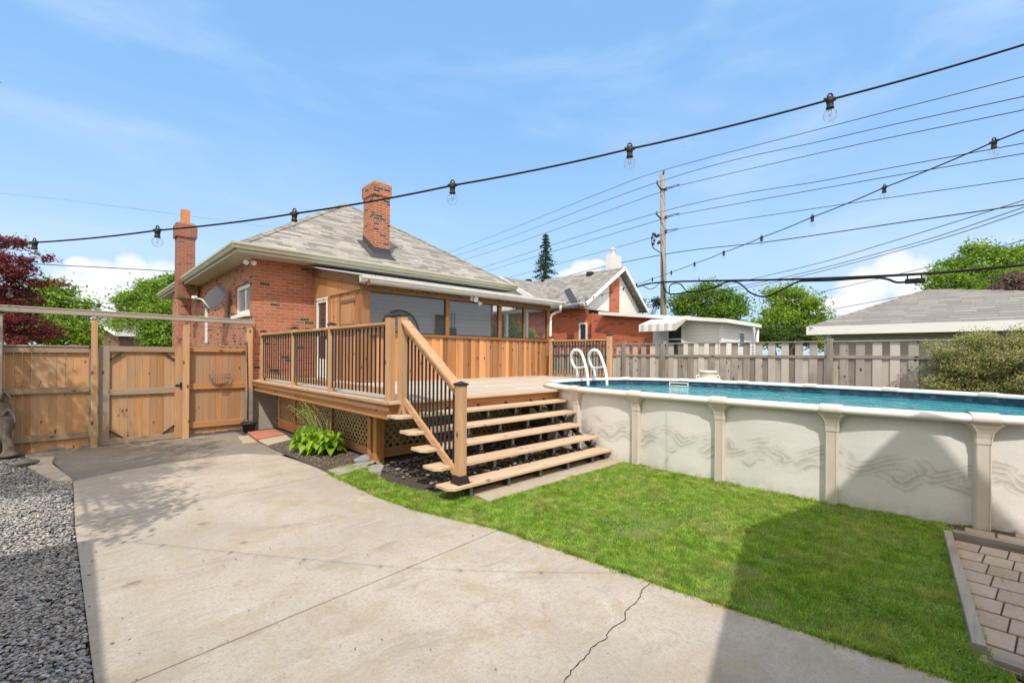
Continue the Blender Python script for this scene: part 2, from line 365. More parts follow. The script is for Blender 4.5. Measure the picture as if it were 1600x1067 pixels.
def concrete(name, c, st, crack=True):
    m = Mat(name); p = m.pos
    a = m.noise(p, .55, 6, .62, .3); b = m.noise(p, 2.7, 6, .65, .5); f = m.noise(p, 55, 4, .7); g = m.noise(p, 220, 2, .6)
    cc = m.mix(m.mr(a, .38, .62), tuple(x*1.06 for x in c), tuple(x*y for x, y in zip(c, (.82,.83,.86))))
    cc = m.mix(m.mr(b, .46, .66, 0, .7), cc, tuple(x*y for x, y in zip(c, (.82,.74,.58))))
    cc = m.mix(m.mr(m.noise(m.map(p, (1.2, 2.2, 1), (3, 9, 0)), 1.9, 6, .7, .8), .58, .70, 0, .5), cc, (.62,.60,.56))
    cc = m.mix(m.mr(f, .45, .7, 0, .5), cc, tuple(x*.6 for x in c)); cc = m.mix(m.mr(m.noise(p, 30, 3, .75), .5, .66, 0, .6), cc, tuple(x*y*.7 for x, y in zip(c, (1.03, .98, .9))))
    cc = m.mix(m.mr(g, .52, .75, 0, .55), cc, tuple(x*.45 for x in c)); cc = m.mix(m.mr(m.noise(p, 150, 2, .6), .6, .75, 0, .4), cc, (.72,.69,.63))
    ds = m.voro(m.vadd(p, m.map(m.noise(p, 5, 3, .6, 0, True), (.22,.22,.22))), 1.7)
    cc = m.mix(m.math('MULTIPLY', m.mr(ds, .04, .10, .8, 0), m.mr(b, .4, .6)), cc, tuple(x*.38 for x in c))
    wt_ = m.noise(m.map(p, (1,1,1), (7,2,0)), 6.5, 6, .78, 1.); cc = m.mix(m.mr(wt_, .56, .64, 0, .4), cc, tuple(x*.6 for x in c)); dk = m.mr(m.noise(m.map(p, (1, 2.6, 1), (1.2, 4, 0), (0, 0, .3)), 1.15, 7, .68, .6), .55, .74, 0, st)
    cc = m.mix(dk, cc, tuple(x*y*.62 for x, y in zip(c, (1, .96, .9))))
    sd_ = m.voro(p, 26.); sv = m.white(m.voro(p, 26., out='Position')); cc = m.mix(m.math('MULTIPLY', m.math('LESS_THAN', sd_, .16), m.math('GREATER_THAN', sv, .8)), cc, tuple(x*.62 for x in c))
    m.col(cc); m.rough(.88); m.b.inputs['Specular IOR Level'].default_value = .2
    m.bump(m.math('ADD', m.math('MULTIPLY', f, .5), m.math('MULTIPLY', g, .6)), .6, .004); return m.m
CONC = concrete('driveway_concrete', (.50,.44,.365), .9); CONC2 = concrete('pad_concrete', (.50,.43,.34), .5)
FOUND = concrete('foundation_concrete', (.46,.43,.38), .3)
ASPH = concrete('old_asphalt', (.27,.24,.205), .5)
def pool_wall():
    m = Mat('pool_panel'); p = m.sep(m.pos)
    u = p[1]; v = p[2]
    base = m.mix(m.mr(m.noise(m.map(m.pos, (1,1,4)), 3, 6, .65), .35, .7, 0, .6), (.77,.76,.73), (.67,.655,.62))
    base = m.mix(m.mr(m.noise(m.pos, 60, 4, .7), .4, .7, 0, .18), base, (.36,.34,.31))
    # printed wave bands: a swirling ribbon pattern round z = .45
    dn = m.math('SUBTRACT', m.noise(m.comb(u, m.math('MULTIPLY', v, 1.4), 0.), 2.6, 3, .5, .6), .5)
    tot = None
    for per, sh, ph, amp, c0, hw, lw in ((.66, .45, .0, .15, .52, .13, .060), (.52, -.5, .31, .12, .40, .10, .075)):
        uu = m.math('ADD', m.math('ADD', u, m.math('MULTIPLY', v, sh)), m.math('MULTIPLY', dn, .28))
        sw = m.math('POWER', m.math('ADD', m.math('MULTIPLY', m.math('SINE', m.math('ADD', m.math('MULTIPLY', uu, 2*math.pi/per), ph)), .5), .5), .75)
        s_ = m.math('SUBTRACT', m.math('SUBTRACT', v, m.math('MULTIPLY', sw, amp)), m.math('MULTIPLY', dn, .10))
        saw = m.math('FRACT', m.math('DIVIDE', s_, lw))
        ctr = m.math('ADD', c0, m.math('MULTIPLY', m.math('SUBTRACT', sw, .5), amp*.9))
        env = m.mr(m.math('ABSOLUTE', m.math('SUBTRACT', v, ctr)), hw*.55, hw, 1, 0)
        gate = m.mr(m.noise(m.comb(u, v, c0*9), 3.4, 3), .40, .56, .05, 1.)
        k = m.math('MULTIPLY', m.math('MULTIPLY', m.math('POWER', saw, .8), env), gate); k.node.use_clamp = True
        tot = k if tot is None else m.math('MAXIMUM', tot, k)
    base = m.mix(m.math('MULTIPLY', tot, .80), base, (.40,.375,.31))
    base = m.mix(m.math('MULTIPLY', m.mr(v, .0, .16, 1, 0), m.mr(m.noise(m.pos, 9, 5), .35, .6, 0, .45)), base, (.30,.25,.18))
    m.col(base); m.rough(.55); m.bump(m.noise(m.map(m.pos, (1,1,3)), 30, 3), .12, .004); return m.m
POOLW = pool_wall()
POOLP = plain('pool_upright', (.62,.56,.49), .5, var=.15, sc=4)
POOLR = plain('pool_top_rail', (.78,.76,.71), .4, spec=.4, var=.12, sc=5)
POOLC = plain('pool_cap', (.64,.59,.52), .45, var=.12, sc=6)
def liner():
    m = Mat('pool_liner'); p = m.sep(m.pos)
    k = m.white(m.comb(m.math('FLOOR', m.math('MULTIPLY', p[1], 14.)), m.math('FLOOR', m.math('MULTIPLY', p[2], 18.)), m.math('FLOOR', m.math('MULTIPLY', p[0], 14.))))
    m.col(m.ramp(k, [(0, (.025,.045,.075)), (.7, (.04,.075,.12)), (1, (.08,.13,.18))])); m.rough(.35); return m.m
LINER = liner()
def water():
    m = Mat('pool_water'); n = m.noise(m.map(m.pos, (1, .7, 1)), 5.5, 4, .55, .8); n2 = m.noise(m.pos, 2.1, 2, .5, .5)
    m.col(m.mix(m.mr(n, .4, .65), (.02,.27,.33), (.06,.42,.46))); m.rough(.04); m.b.inputs['IOR'].default_value = 1.33
    m.b.inputs['Specular IOR Level'].default_value = .5
    m.bump(m.math('ADD', n, n2), .5, .06); return m.m
WATER = water()
def leaf(name, cols, trans=.35, nsc=.9, rough=.5, flower=None):
    m = Mat(name); n = m.noise(m.pos, nsc, 3); f = m.math('ADD', m.math('MULTIPLY', m.white(m.comb(m.isl, 1., 2.)), .65), m.math('MULTIPLY', m.mr(n, .3, .7), .35))
    els = [(i/(len(cols)-1), c) for i, c in enumerate(cols)]
    c = m.ramp(f, els)
    if flower: c = m.mix(m.math('LESS_THAN', m.white(m.comb(m.isl, 7., 2.)), flower[0]), c, flower[1])
    m.col(c); m.rough(rough)
    tr = m.N.new('ShaderNodeBsdfTranslucent'); m.L.new(m.mix(1., c, (1.5,1.5,.8), 'MULTIPLY'), tr.inputs[0])
    ms = m.N.new('ShaderNodeMixShader'); ms.inputs[0].default_value = trans
    m.L.new(m.b.outputs[0], ms.inputs[1]); m.L.new(tr.outputs[0], ms.inputs[2]); m.L.new(ms.outputs[0], m.N['Material Output'].inputs[0])
    return m.m
BARK = plain('bark', (.11,.085,.065), .9, var=.5, sc=9, bump=.8)
BARKG = plain('gnarled_bark', (.17,.14,.115), .9, var=.6, sc=14, bump=1.)
def glass(name, tint, alpha, rough=.05):       # window film or insect screen: part see-through
    m = Mat(name); m.col(tint); m.rough(rough); m.b.inputs['Specular IOR Level'].default_value = .5
    t = m.N.new('ShaderNodeBsdfTransparent'); ms = m.N.new('ShaderNodeMixShader'); ms.inputs[0].default_value = alpha
    m.L.new(t.outputs[0], ms.inputs[1]); m.L.new(m.b.outputs[0], ms.inputs[2]); m.L.new(ms.outputs[0], m.N['Material Output'].inputs[0]); return m.m
SCREEN = glass('insect_screen', (.16,.165,.175), .24, .3)
PANE = glass('window_glass', (.05,.06,.07), .8, .03)
def bulbglass():
    m = Mat('bulb_glass'); t = m.N.new('ShaderNodeBsdfTransparent'); gl = m.N.new('ShaderNodeBsdfGlossy'); gl.inputs['Roughness'].default_value = .03
    lw = m.N.new('ShaderNodeLayerWeight'); lw.inputs[0].default_value = .35; ms = m.N.new('ShaderNodeMixShader')
    m.L.new(m.mr(lw.outputs['Facing'], .2, 1, .05, .75), ms.inputs[0]); m.L.new(t.outputs[0], ms.inputs[1]); m.L.new(gl.outputs[0], ms.inputs[2])
    m.L.new(ms.outputs[0], m.N['Material Output'].inputs[0]); return m.m
BULB = bulbglass()
exec_parts = []
# ------------------------------------------------------------------ ground
def strip_poly(name, poly, mat, dz, thick=None, label=None, kind='structure', parent=None, sub=0.5, **kw):
    """a flat piece of ground following gz(); poly in world xy; cut in y slices so that it follows the fall"""
    b = MB(); ys = sorted(set([p[1] for p in poly])); import itertools
    lo, hi = min(ys), max(ys); cuts = sorted(set([y for y in (7.0, 9.5, 12.0) if lo < y < hi]))
    def clip(P, y, keep_low):
        out = []
        for i in range(len(P)):
            a, c = P[i], P[(i+1) % len(P)]
            ia = (a[1] <= y) if keep_low else (a[1] >= y); ic = (c[1] <= y) if keep_low else (c[1] >= y)
            if ia: out.append(a)
            if ia != ic:
                t = (y-a[1])/(c[1]-a[1]); out.append((a[0]+t*(c[0]-a[0]), y))
        return out
    rest = [(p[0], p[1]) for p in poly]; pieces = []
    for y in cuts:
        pieces.append(clip(rest, y, True)); rest = clip(rest, y, False)
    pieces.append(rest)
    for P in pieces:
        if len(P) < 3: continue
        top = [(x, y, gz(x, y)+dz) for x, y in P]; 
        if thick: b.prism(top, (0, 0, -thick))
        else: b.sheet(top)
    return b.build(name, mat, parent, label=label, kind=None if parent is not None else kind, **kw)
SOIL = Mat('soil'); SOIL.col(SOIL.ramp(SOIL.noise(SOIL.pos, 30, 6, .7), [(.3, (.05,.04,.03)), (.6, (.11,.09,.07)), (.75, (.2,.17,.14))])); SOIL.rough(.95); SOIL.bump(SOIL.noise(SOIL.pos, 50, 5, .7), .8, .02); SOIL = SOIL.m
TURF = Mat('turf'); TURF.col(TURF.mix(TURF.mr(TURF.noise(TURF.pos, 3, 5), .4, .65), (.10,.17,.025), (.17,.19,.06))); TURF.rough(.95); TURF.bump(TURF.noise(TURF.pos, 60, 4), .6, .02); TURF = TURF.m
FARG = Mat('far_ground'); FARG.col(FARG.mix(FARG.noise(FARG.pos, .15, 5), (.07,.11,.03), (.13,.13,.07))); FARG.rough(.95); FARG = FARG.m
# one big sheet to the horizon, following the fall of the yard
b = MB()
xs = [-600, -20, 40, 600]; ys = [-600, -20, 7, 12, 40, 600]
b.add([(x, y, gz(x, y)-.06) for y in ys for x in xs], [(j*4+i, j*4+i+1, (j+1)*4+i+1, (j+1)*4+i) for j in range(5) for i in range(3)])
b.build('ground', FARG, kind='structure')
# driveway
L0 = [(.12, -1.), (.07, 2.97)]
dr = thing('driveway', None, None, (1.4, 3, 0)); dr['kind'] = 'structure'
J = .013
strip_poly('slab', [(.12, -3), (3.30, -3), (3.34, .05), (3.22, .9), (3.12, 1.7), (2.97, 3.22), (.08, 3.0)], CONC, .0, .12, parent=dr)
strip_poly('slab', [(.08, 3.0+J), (2.97, 3.22+J), (2.85, 3.62), (2.66, 4.3), (2.585, 4.9), (2.57, 6.30), (.0, 6.12)], CONC, .0, .12, parent=dr)
strip_poly('slab', [(.0, 6.12+J), (2.57, 6.30+J), (2.57, 6.7), (2.54, 7.6), (2.50, 8.25), (2.1, 8.85), (1.4, 9.0), (.55, 8.78), (-.02, 8.45)], CONC, .0, .12, parent=dr)
# crack across the near slab
pts = [onz(x, y, .0) for x, y in [(1015,910),(1003,922),(1000,935),(980,951),(975,968),(952,985),(948,996),(925,1012),(912,1030),(893,1050),(880,1067),(850,1110)]]
cp = []
for i in range(len(pts)-1):
    for t in (0, .25, .5, .75): cp.append(pts[i]*(1-t)+pts[i+1]*t+np.array([random.uniform(-.009,.009), random.uniform(-.009,.009), 0]))
cp.append(pts[-1]); b = MB()
for i in range(len(cp)-1):
    d = cp[i+1]-cp[i]; n = np.array([-d[1], d[0], 0])/max(1e-6, np.linalg.norm(d[:2])); w0 = .0018+.0022*math.sin(i*1.7)**2; w1 = .0018+.0022*math.sin((i+1)*1.7)**2
    q = [cp[i]-n*w0, cp[i]+n*w0, cp[i+1]+n*w1, cp[i+1]-n*w1]
    b.sheet([(p[0], p[1], .004) for p in q[::-1]])
b.build('crack', plain('crack_dirt', (.05,.042,.03), .9), dr)
strip_poly('asphalt', [(-.02, 8.45), (.55, 8.78), (1.4, 9.0), (2.1, 8.85), (2.50, 8.25), (3.3, 8.6), (3.3, 12.6), (-.7, 12.6), (-.6, 11.1), (-.25, 10.4)], ASPH, -.012)
strip_poly('kerb', [(-.02, 8.40), (-.05, 8.62), (-.27, 10.2), (-.26, 11.0), (-.55, 11.2), (-.50, 10.0), (-.30, 9.0), (-.16, 8.45)], CONC2, .02, .1)
strip_poly('gravel_bed', [(.3, -2), (.3, 8.3), (-.05, 8.5), (-.18, 8.6), (-.4, 10.0), (-.3, 12.3), (-3.5, 12.3), (-3.5, -2)], SOIL, -.03)
strip_poly('planting_bed', [(2.57, 6.55), (2.58, 8.2), (2.7, 12.2), (3.6, 12.2), (3.6, 6.4), (3.3, 6.35)], SOIL, -.004)
strip_poly('rock_bed', [(3.2, 4.25), (2.95, 5.5), (3.3, 6.3), (3.3, 8.), (11.5, 8.), (11.5, 12.1), (12.3, 12.1), (12.3, 5.8), (7.2, 5.8), (6.3, 4.25)], SOIL, -.01)
strip_poly('stair_pad', [(3.42, 3.9), (3.45, 4.36), (6.28, 4.36), (6.28, 3.9)], CONC2, .018, .12)
strip_poly('pool_side_ground', [(6.3, -6), (6.3, 4.2), (7.2, 5.8), (12.3, 5.8), (12.3, -6)], SOIL, -.02)
# lawn
LAWN = [(2.57,6.50),(2.60,4.9),(2.68,4.3),(2.87,3.62),(2.99,3.22),(3.14,1.7),(3.24,.9),(3.34,.05),(3.34,-.16),(3.60,-.14),(3.64,-.08),(5.90,.22),(6.47,.22),(6.32,1.2),(6.25,2.5),(6.27,3.88),(3.40,3.88),(3.38,4.25),(3.15,4.6),(2.95,5.4),(3.1,6.2),(3.3,6.42),(2.9,6.62)]
strip_poly('lawn_soil', LAWN, TURF, .003)
def inpoly(x, y, P):
    P = np.array(P); ins = np.zeros(len(x), bool)
    for i in range(len(P)):
        x1, y1 = P[i]; x2, y2 = P[(i+1) % len(P)]
        c = ((y1 > y) != (y2 > y)) & (x < (x2-x1)*(y-y1)/(y2-y1+1e-12)+x1); ins ^= c
    return ins
def smoothn(x, y, s, seed):
    r = np.random.default_rng(seed); v = 0
    for k in range(4):
        a = r.uniform(0, 6.28, 3); w = s*(1.7**k); th = r.uniform(0, 6.28)
        v = v+np.sin((x*math.cos(th)+y*math.sin(th))*w+a[0])*np.cos((-x*math.sin(th)+y*math.cos(th))*w*.8+a[1])/(1.25**k)
    return v
def grass_blades(name, x, y, z, hmean, wmean, mat, seed=1, **kw):
    r = np.random.default_rng(seed); n = len(x); h = hmean*r.uniform(.5, 1.35, n); w = wmean*r.uniform(.7, 1.3, n)
    th = r.uniform(0, 2*np.pi, n); h = h*np.clip(1+.28*smoothn(x, y, 9., 21), .45, 1.7); lean = r.uniform(.2, 1.0, n)*h; la = r.normal(0, .9, n)+3.2*smoothn(x, y, 5.5, 33)
    dx, dy = np.cos(th)*w/2, np.sin(th)*w/2; lx, ly = np.cos(la)*lean, np.sin(la)*lean
    V = np.empty((n, 5, 3)); 
    V[:,0] = np.stack([x-dx, y-dy, z], 1); V[:,1] = np.stack([x+dx, y+dy, z], 1)
    V[:,2] = np.stack([x+dx*.8+lx*.4, y+dy*.8+ly*.4, z+h*.6], 1); V[:,3] = np.stack([x-dx*.8+lx*.4, y-dy*.8+ly*.4, z+h*.6], 1)
    V[:,4] = np.stack([x+lx, y+ly, z+h*.93], 1)
    base = np.arange(n)[:,None]*5
    q = np.concatenate([base+np.array([[0,1,2]]), base+np.array([[0,2,3]]), base+np.array([[3,2,4]])], 0)
    return npmesh(name, V.reshape(-1, 3), q, mat, **kw)
GRASS = leaf('grass', [(.12,.22,.022), (.22,.37,.04), (.34,.50,.06), (.52,.58,.15)], .3, 7., .55)
_nt = GRASS.node_tree; _b = _nt.nodes['Principled BSDF']; _src = _b.inputs['Base Color'].links[0].from_socket
_g = _nt.nodes.new('ShaderNodeNewGeometry'); _n = _nt.nodes.new('ShaderNodeTexNoise'); _n.inputs['Scale'].default_value = 1.9; _n.inputs['Detail'].default_value = 6; _n.inputs['Roughness'].default_value = .65; _nt.links.new(_g.outputs['Position'], _n.inputs['Vector'])
_r = _nt.nodes.new('ShaderNodeMapRange'); _nt.links.new(_n.outputs['Fac'], _r.inputs[0]); _r.inputs[1].default_value = .47; _r.inputs[2].default_value = .66; _r.inputs[3].default_value = 0; _r.inputs[4].default_value = .8
_m = _nt.nodes.new('ShaderNodeMixRGB'); _nt.links.new(_r.outputs[0], _m.inputs[0]); _nt.links.new(_src, _m.inputs[1]); _m.inputs[2].default_value = (.50, .46, .17, 1); _n2 = _nt.nodes.new('ShaderNodeTexNoise'); _n2.inputs['Scale'].default_value = 11; _n2.inputs['Detail'].default_value = 3; _nt.links.new(_g.outputs['Position'], _n2.inputs['Vector'])
_r2 = _nt.nodes.new('ShaderNodeMapRange'); _nt.links.new(_n2.outputs['Fac'], _r2.inputs[0]); _r2.inputs[1].default_value = .45; _r2.inputs[2].default_value = .62; _r2.inputs[3].default_value = 0; _r2.inputs[4].default_value = .7
_m2 = _nt.nodes.new('ShaderNodeMixRGB'); _m2.blend_type = 'MULTIPLY'; _nt.links.new(_r2.outputs[0], _m2.inputs[0]); _nt.links.new(_m.outputs[0], _m2.inputs[1]); _m2.inputs[2].default_value = (.42, .55, .5, 1); _nt.links.new(_m2.outputs[0], _b.inputs['Base Color'])
gm = bpy.data.materials['grass']
r = np.random.default_rng(3); N0 = 430000
x = r.uniform(2.5, 6.45, N0); y = r.uniform(-.15, 6.65, N0)
d2 = np.hypot(x, y); keep = inpoly(x, y, LAWN) & (r.uniform(0, 1, N0) < np.clip(4.2/d2, .35, 1)) 
pn = smoothn(x, y, 2.2, 5); keep &= r.uniform(0, 1, N0) < np.clip(.95+.5*pn, .22, 1)
for px_s, py_s, rs_ in ((1110,800,.07),(1205,878,.075),(950,812,.04)):
    q_ = onz(px_s, py_s); keep &= (np.hypot((x-q_[0]), (y-q_[1])) > rs_*r.uniform(.4, 1.2, N0))
x, y = x[keep], y[keep]
grass_blades('lawn', x, y, np.full(len(x), .0), .030, .0045, GRASS, label='short green lawn between the concrete driveway and the pool', kind='stuff')
# ragged tufts along edges (driveway edge, pool foot, pavers)
ex, ey = [], []
def fringe(P, n, sp):
    P = np.array(P); t = np.random.default_rng(len(ex)+9); 
    for i in range(len(P)-1):
        L = np.linalg.norm(P[i+1]-P[i]); k = int(n*L); a = t.uniform(0, 1, k)[:,None]; q = P[i]*(1-a)+P[i+1]*a+t.normal(0, sp, (k, 2)); ex.append(q[:,0]); ey.append(q[:,1])
fringe([(2.57,6.3),(2.585,4.9),(2.66,4.3),(2.85,3.62),(2.97,3.22),(3.12,1.7),(3.22,.9),(3.34,.05)], 1500, .013); fringe([(2.57,6.3),(2.585,4.9),(2.66,4.3),(2.85,3.62),(2.97,3.22),(3.12,1.7),(3.22,.9),(3.34,.05)], 350, .03)
fringe([(6.22,3.85),(6.2,2.4),(6.24,1.1),(6.42,.2),(6.62,-.25),(6.95,-.8)], 700, .03)
fringe([(3.75,-.02),(5.85,.2)], 500, .02); fringe([(3.42,3.87),(6.2,3.86)], 700, .02)
fringe([(5.85,-.06),(3.75,-.24)], 25, .005); fringe([(5.85,-.25),(3.75,-.43)], 25, .005); fringe([(3.7,-.1),(3.66,-.9)], 500, .03); fringe([(6.0,.2),(6.1,-.6)], 500, .05); fringe([(5.95,.2),(6.25,.2)], 900, .03)
grass_blades('edge_grass', np.concatenate(ex), np.concatenate(ey), np.full(sum(map(len, ex)), -.004), .038, .005, GRASS, 8, label='longer grass fringe along the driveway edge and the pool foot', kind='stuff')
# clover and dandelion leaves scattered through the lawn
rc = np.random.default_rng(77); cx_ = rc.uniform(2.6, 6.3, 26); cy_ = rc.uniform(0, 5.6, 26); qx = np.concatenate([rc.normal(a, .09, 70) for a in cx_]); qy = np.concatenate([rc.normal(b_, .09, 70) for b_ in cy_]); kq = inpoly(qx, qy, LAWN); qx, qy = qx[kq], qy[kq]
CLOVER = (qx, qy)
# gravel: river pebbles
def ico(sub):
    import bmesh
    bm = bmesh.new(); bmesh.ops.create_icosphere(bm, subdivisions=sub, radius=1); v = np.array([p.co[:] for p in bm.verts]); f = np.array([[q.index for q in fc.verts] for fc in bm.faces]); bm.free(); return v, f
def stones(name, x, y, z, size, mat, sub=2, seed=4, flat=.6, **kw):
    r = np.random.default_rng(seed); v, f = ico(sub); n = len(x); s = size*r.uniform(.6, 1.35, n)
    sc = np.stack([s*r.uniform(.8, 1.3, n), s*r.uniform(.6, 1., n), s*flat*r.uniform(.6, 1.1, n)], 1)/2
    a = r.uniform(0, 2*np.pi, n); t1 = r.normal(0, .3, n); ca, sa, ct, st = np.cos(a), np.sin(a), np.cos(t1), np.sin(t1)
    bump = 1+.14*np.sin(v[:,0]*3+1)*np.cos(v[:,1]*2.7)
    P = (v*bump[:,None])[None]*sc[:,None]
    P = np.stack([P[...,0], P[...,1]*ct[:,None]-P[...,2]*st[:,None], P[...,1]*st[:,None]+P[...,2]*ct[:,None]], -1)
    P = np.stack([P[...,0]*ca[:,None]-P[...,1]*sa[:,None], P[...,0]*sa[:,None]+P[...,1]*ca[:,None], P[...,2]], -1)+np.stack([x, y, z], 1)[:,None]
    return npmesh(name, P.reshape(-1, 3), (f[None]+(np.arange(n)*len(v))[:,None,None]).reshape(-1, 3), mat, True, **kw)
PEB = Mat('pebbles'); PEB.col(PEB.mix(PEB.mr(PEB.noise(PEB.pos, 90, 3), .4, .7, 0, .4), PEB.ramp(PEB.isl, [(0, (.17,.16,.15)), (.3, (.31,.30,.285)), (.6, (.43,.41,.385)), (.82, (.50,.42,.36)), (.95, (.58,.56,.52)), (1, (.76,.74,.70))]), (.16,.15,.15))); PEB.rough(.6); PEB = PEB.m
r = np.random.default_rng(11)
def pebfield(n, x0, x1, y0, y1):
    x = r.uniform(x0, x1, n); y = r.uniform(y0, y1, n)
    e = np.interp(y, [-3,3,6.12,8.45], [.12,.08,0,-.02]); k = (x < np.where(y < 8.4, e-.012, -.05-(y-8.4)*.2)) & (x > -.085*y-.45) & (y < 11.3)
    return x[k], y[k]
x1_, y1_ = pebfield(21000, -1.0, .1, 2.6, 5.2)
x2_, y2_ = pebfield(18000, -1.5, .1, 5.2, 8.6)
x3_, y3_ = pebfield(5500, -1.6, .1, 8.6, 11.4)
zz = lambda x, y: np.array([gz(a, b_) for a, b_ in zip(x, y)])
z1_ = -.028+.028*r.uniform(0, 1, len(x1_)); z2_ = zz(x2_, y2_)-.028+.026*r.uniform(0, 1, len(x2_)); z3_ = zz(x3_, y3_)-.02+.02*r.uniform(0, 1, len(x3_))
stones('gravel', np.concatenate([x1_, x2_, x3_]), np.concatenate([y1_, y2_, y3_]), np.concatenate([z1_, z2_, z3_])+.014, .026, PEB, 1, 4, .55, label='grey river pebble gravel strip beside the driveway', kind='stuff')
kx = r.uniform(.10, .45, 22); ky = r.uniform(2.7, 8.0, 22); kx = .10+(kx-.1)**2*1.8-.012*ky+.02
stones('stray_pebbles', kx, ky, np.full(22, .006), .020, PEB, 1, 12, .55, label='few stray pebbles on the left edge of the concrete', kind='stuff')
# rocks and dark rubble under the stairs
ROCK = Mat('rock'); ROCK.col(ROCK.mix(ROCK.noise(ROCK.pos, 14, 5), ROCK.ramp(ROCK.isl, [(0, (.10,.095,.085)), (.6, (.22,.20,.17)), (1, (.42,.39,.34))]), (.10,.09,.08))); ROCK.rough(.9); ROCK.bump(ROCK.noise(ROCK.pos, 25, 5), .7, .02); ROCK = ROCK.m
x = r.uniform(3.2, 7.3, 900); y = r.uniform(4.4, 6.4, 900); k = ((x-8.4)/2.3)**2+((y-4.3)/2.3)**2 > 1
stones('rubble', x[k], y[k], np.full(k.sum(), .015), .065, ROCK, 2, 6, .5, label='dark rubble and stones under the deck stairs', kind='stuff')
x = r.uniform(2.62, 3.45, 1500); y = r.uniform(6.7, 9.6, 1500); k = x > 2.62+.0*y
stones('bark_chips', x[k], y[k], zz(x[k], y[k])+.004, .022, plain('chips', (.30,.24,.19), .9, var=.6, sc=40), 1, 9, .5, label='brown mulch chips around the leafy plant', kind='stuff')
for i, (px, py, s, lab) in enumerate([(628,686,.34,'pale rock lying under the lowest lattice board'), (672,683,.3,'pale rock under the deck, right of the other pale rock')]):
    p = onz(px, py+6, 0); bm = MB(); v, f = ico(3); v = v*np.array([s*.5, s*.32, .09])*(1+.18*np.sin(v[:,[1]]*5+i)+.1*np.cos(v[:,[0]]*7)); bm.add(v+p+np.array([0,0,.05]), f.tolist(), True)
    bm.build('rock', plain('pale_rock', (.44,.41,.36), .9, var=.4, bump=.6), label=lab, cat='rock', group='pale rocks under the deck')
p = onz(567,722,0); bm = MB(); v, f = ico(3); bm.add(v*np.array([.13,.10,.07])*(1+.15*np.sin(v[:,[0]]*4))+p+np.array([0,0,.04]), f.tolist(), True)
bm.build('rock', plain('blue_rock', (.27,.30,.32), .8, var=.4, bump=.5), label='small blue grey rock at the foot of the deck corner post', cat='rock')
p = onz(42,722,-.03); bm = MB(); v, f = ico(3); bm.add(v*np.array([.15,.09,.045])*(1+.15*np.sin(v[:,[1]]*4+v[:,[0]]*3))+np.array([p[0]-.02,p[1],-.03]), f.tolist(), True)
bm.build('rock', plain('flat_rock', (.20,.185,.17), .9, var=.4, bump=.6), label='flat brown grey rock lying on the pebbles near the fence', cat='rock')
# edging stones and stepping slabs
for q, lab in (([(512,734),(585,716),(590,724),(528,742)], 'pale concrete edging strip between the mulch bed and the lawn tip'), ([(572,727),(590,720),(600,727),(596,735),(578,737)], 'flat pale stone under the deck corner post')):
    P = [onz(a, c, .02) for a, c in q]; MB().prism(P, (0, 0, -.07)).build('edging_stone', FOUND, bevel=.006, label=lab, cat='edging stone')
P = [ong(a, c)+np.array([0,0,.03]) for a, c in [(386,676),(428,672),(446,680),(402,688)]]; MB().prism(P, (0,0,-.06)).build('paving_slab', plain('red_slab', (.50,.20,.14), .85, var=.25, bump=.3), bevel=.006, label='red concrete slab on the ground beside the house foundation', cat='paving slab', group='paving slabs by the house corner')
P = [ong(a, c)+np.array([0,0,.028]) for a, c in [(404,689),(447,681),(456,688),(420,697)]]; MB().prism(P, (0,0,-.06)).build('paving_slab', plain('sand_slab', (.50,.42,.31), .85, var=.25, bump=.3), bevel=.006, label='sand coloured slab on the ground next to the red slab', cat='paving slab', group='paving slabs by the house corner')
P = [ong(a, c)+np.array([0,0,.006]) for a, c in [(372,682),(388,680),(402,690),(380,692)]]; MB().prism(P, (0,0,-.05)).build('paving_slab', CONC2, bevel=.006, label='grey brown slab set in the ground left of the red slab', cat='paving slab', group='paving slabs by the house corner')
# pavers right
def pav():
    m = Mat('paver'); n = m.noise(m.pos, 40, 5, .7); n2 = m.noise(m.pos, 4, 4)
    c = m.mix(m.isl, (.40,.31,.235), (.52,.42,.33)); c = m.mix(m.mr(n, .4, .7, 0, .35), c, (.20,.165,.14)); c = m.mix(m.mr(n2, .5, .75, 0, .35), c, (.24,.22,.15))
    m.col(c); m.rough(.9); m.bump(n, .7, .006); return m.m
PAV = pav()
def pool_edge(y): t = abs(y-2.6)/3.9; return 9.0 if t >= 1 else 8.42-2.15*(1-t**3)**(1/3)
pa = thing('patio', None, None, (5, -.5, 0)); pa['kind'] = 'structure'
b = MB()
for i in range(9):
    for j in range(9):
        x0 = 5.88-.25*i-.25; y0 = .19-.17*(j+1)-(5.88-x0)*.085; sh = -.085*.125
        b.prism([(x0+.011, y0+.004, .012)]+[(x0+.239, y0+.004-.0205, .012),(x0+.239, y0+.166-.0205, .012),(x0+.011, y0+.166, .012)], (0,0,-.05))
b.build('paver', PAV, pa, .006)
b = MB()
for i in range(5):
    for j in range(16):
        x0 = 6.0+.2*i; y0 = .20-.22*(j+1)+(-.1 if i % 2 else 0)
        if pool_edge(y0+.2) > x0+.17: b.box((x0+.008, y0+.008, -.05), (x0+.195, y0+.212, .010+random.uniform(-.005, .005)))
for i in range(6):
    for j in range(5):
        x0 = 3.62-.235*i-.235; y0 = -.12-.40*(j+1); b.box((x0+.008, y0+.008, -.06), (x0+.229, y0+.39, -.01+random.uniform(-.004, .004)))
b.build('paver', PAV, pa, .006)
strip_poly('patio_soil', [(3.60,-.16),(3.64,-.10),(5.9,.22),(6.45,.22),(7.4,-4),(2,-4)], SOIL, .001)
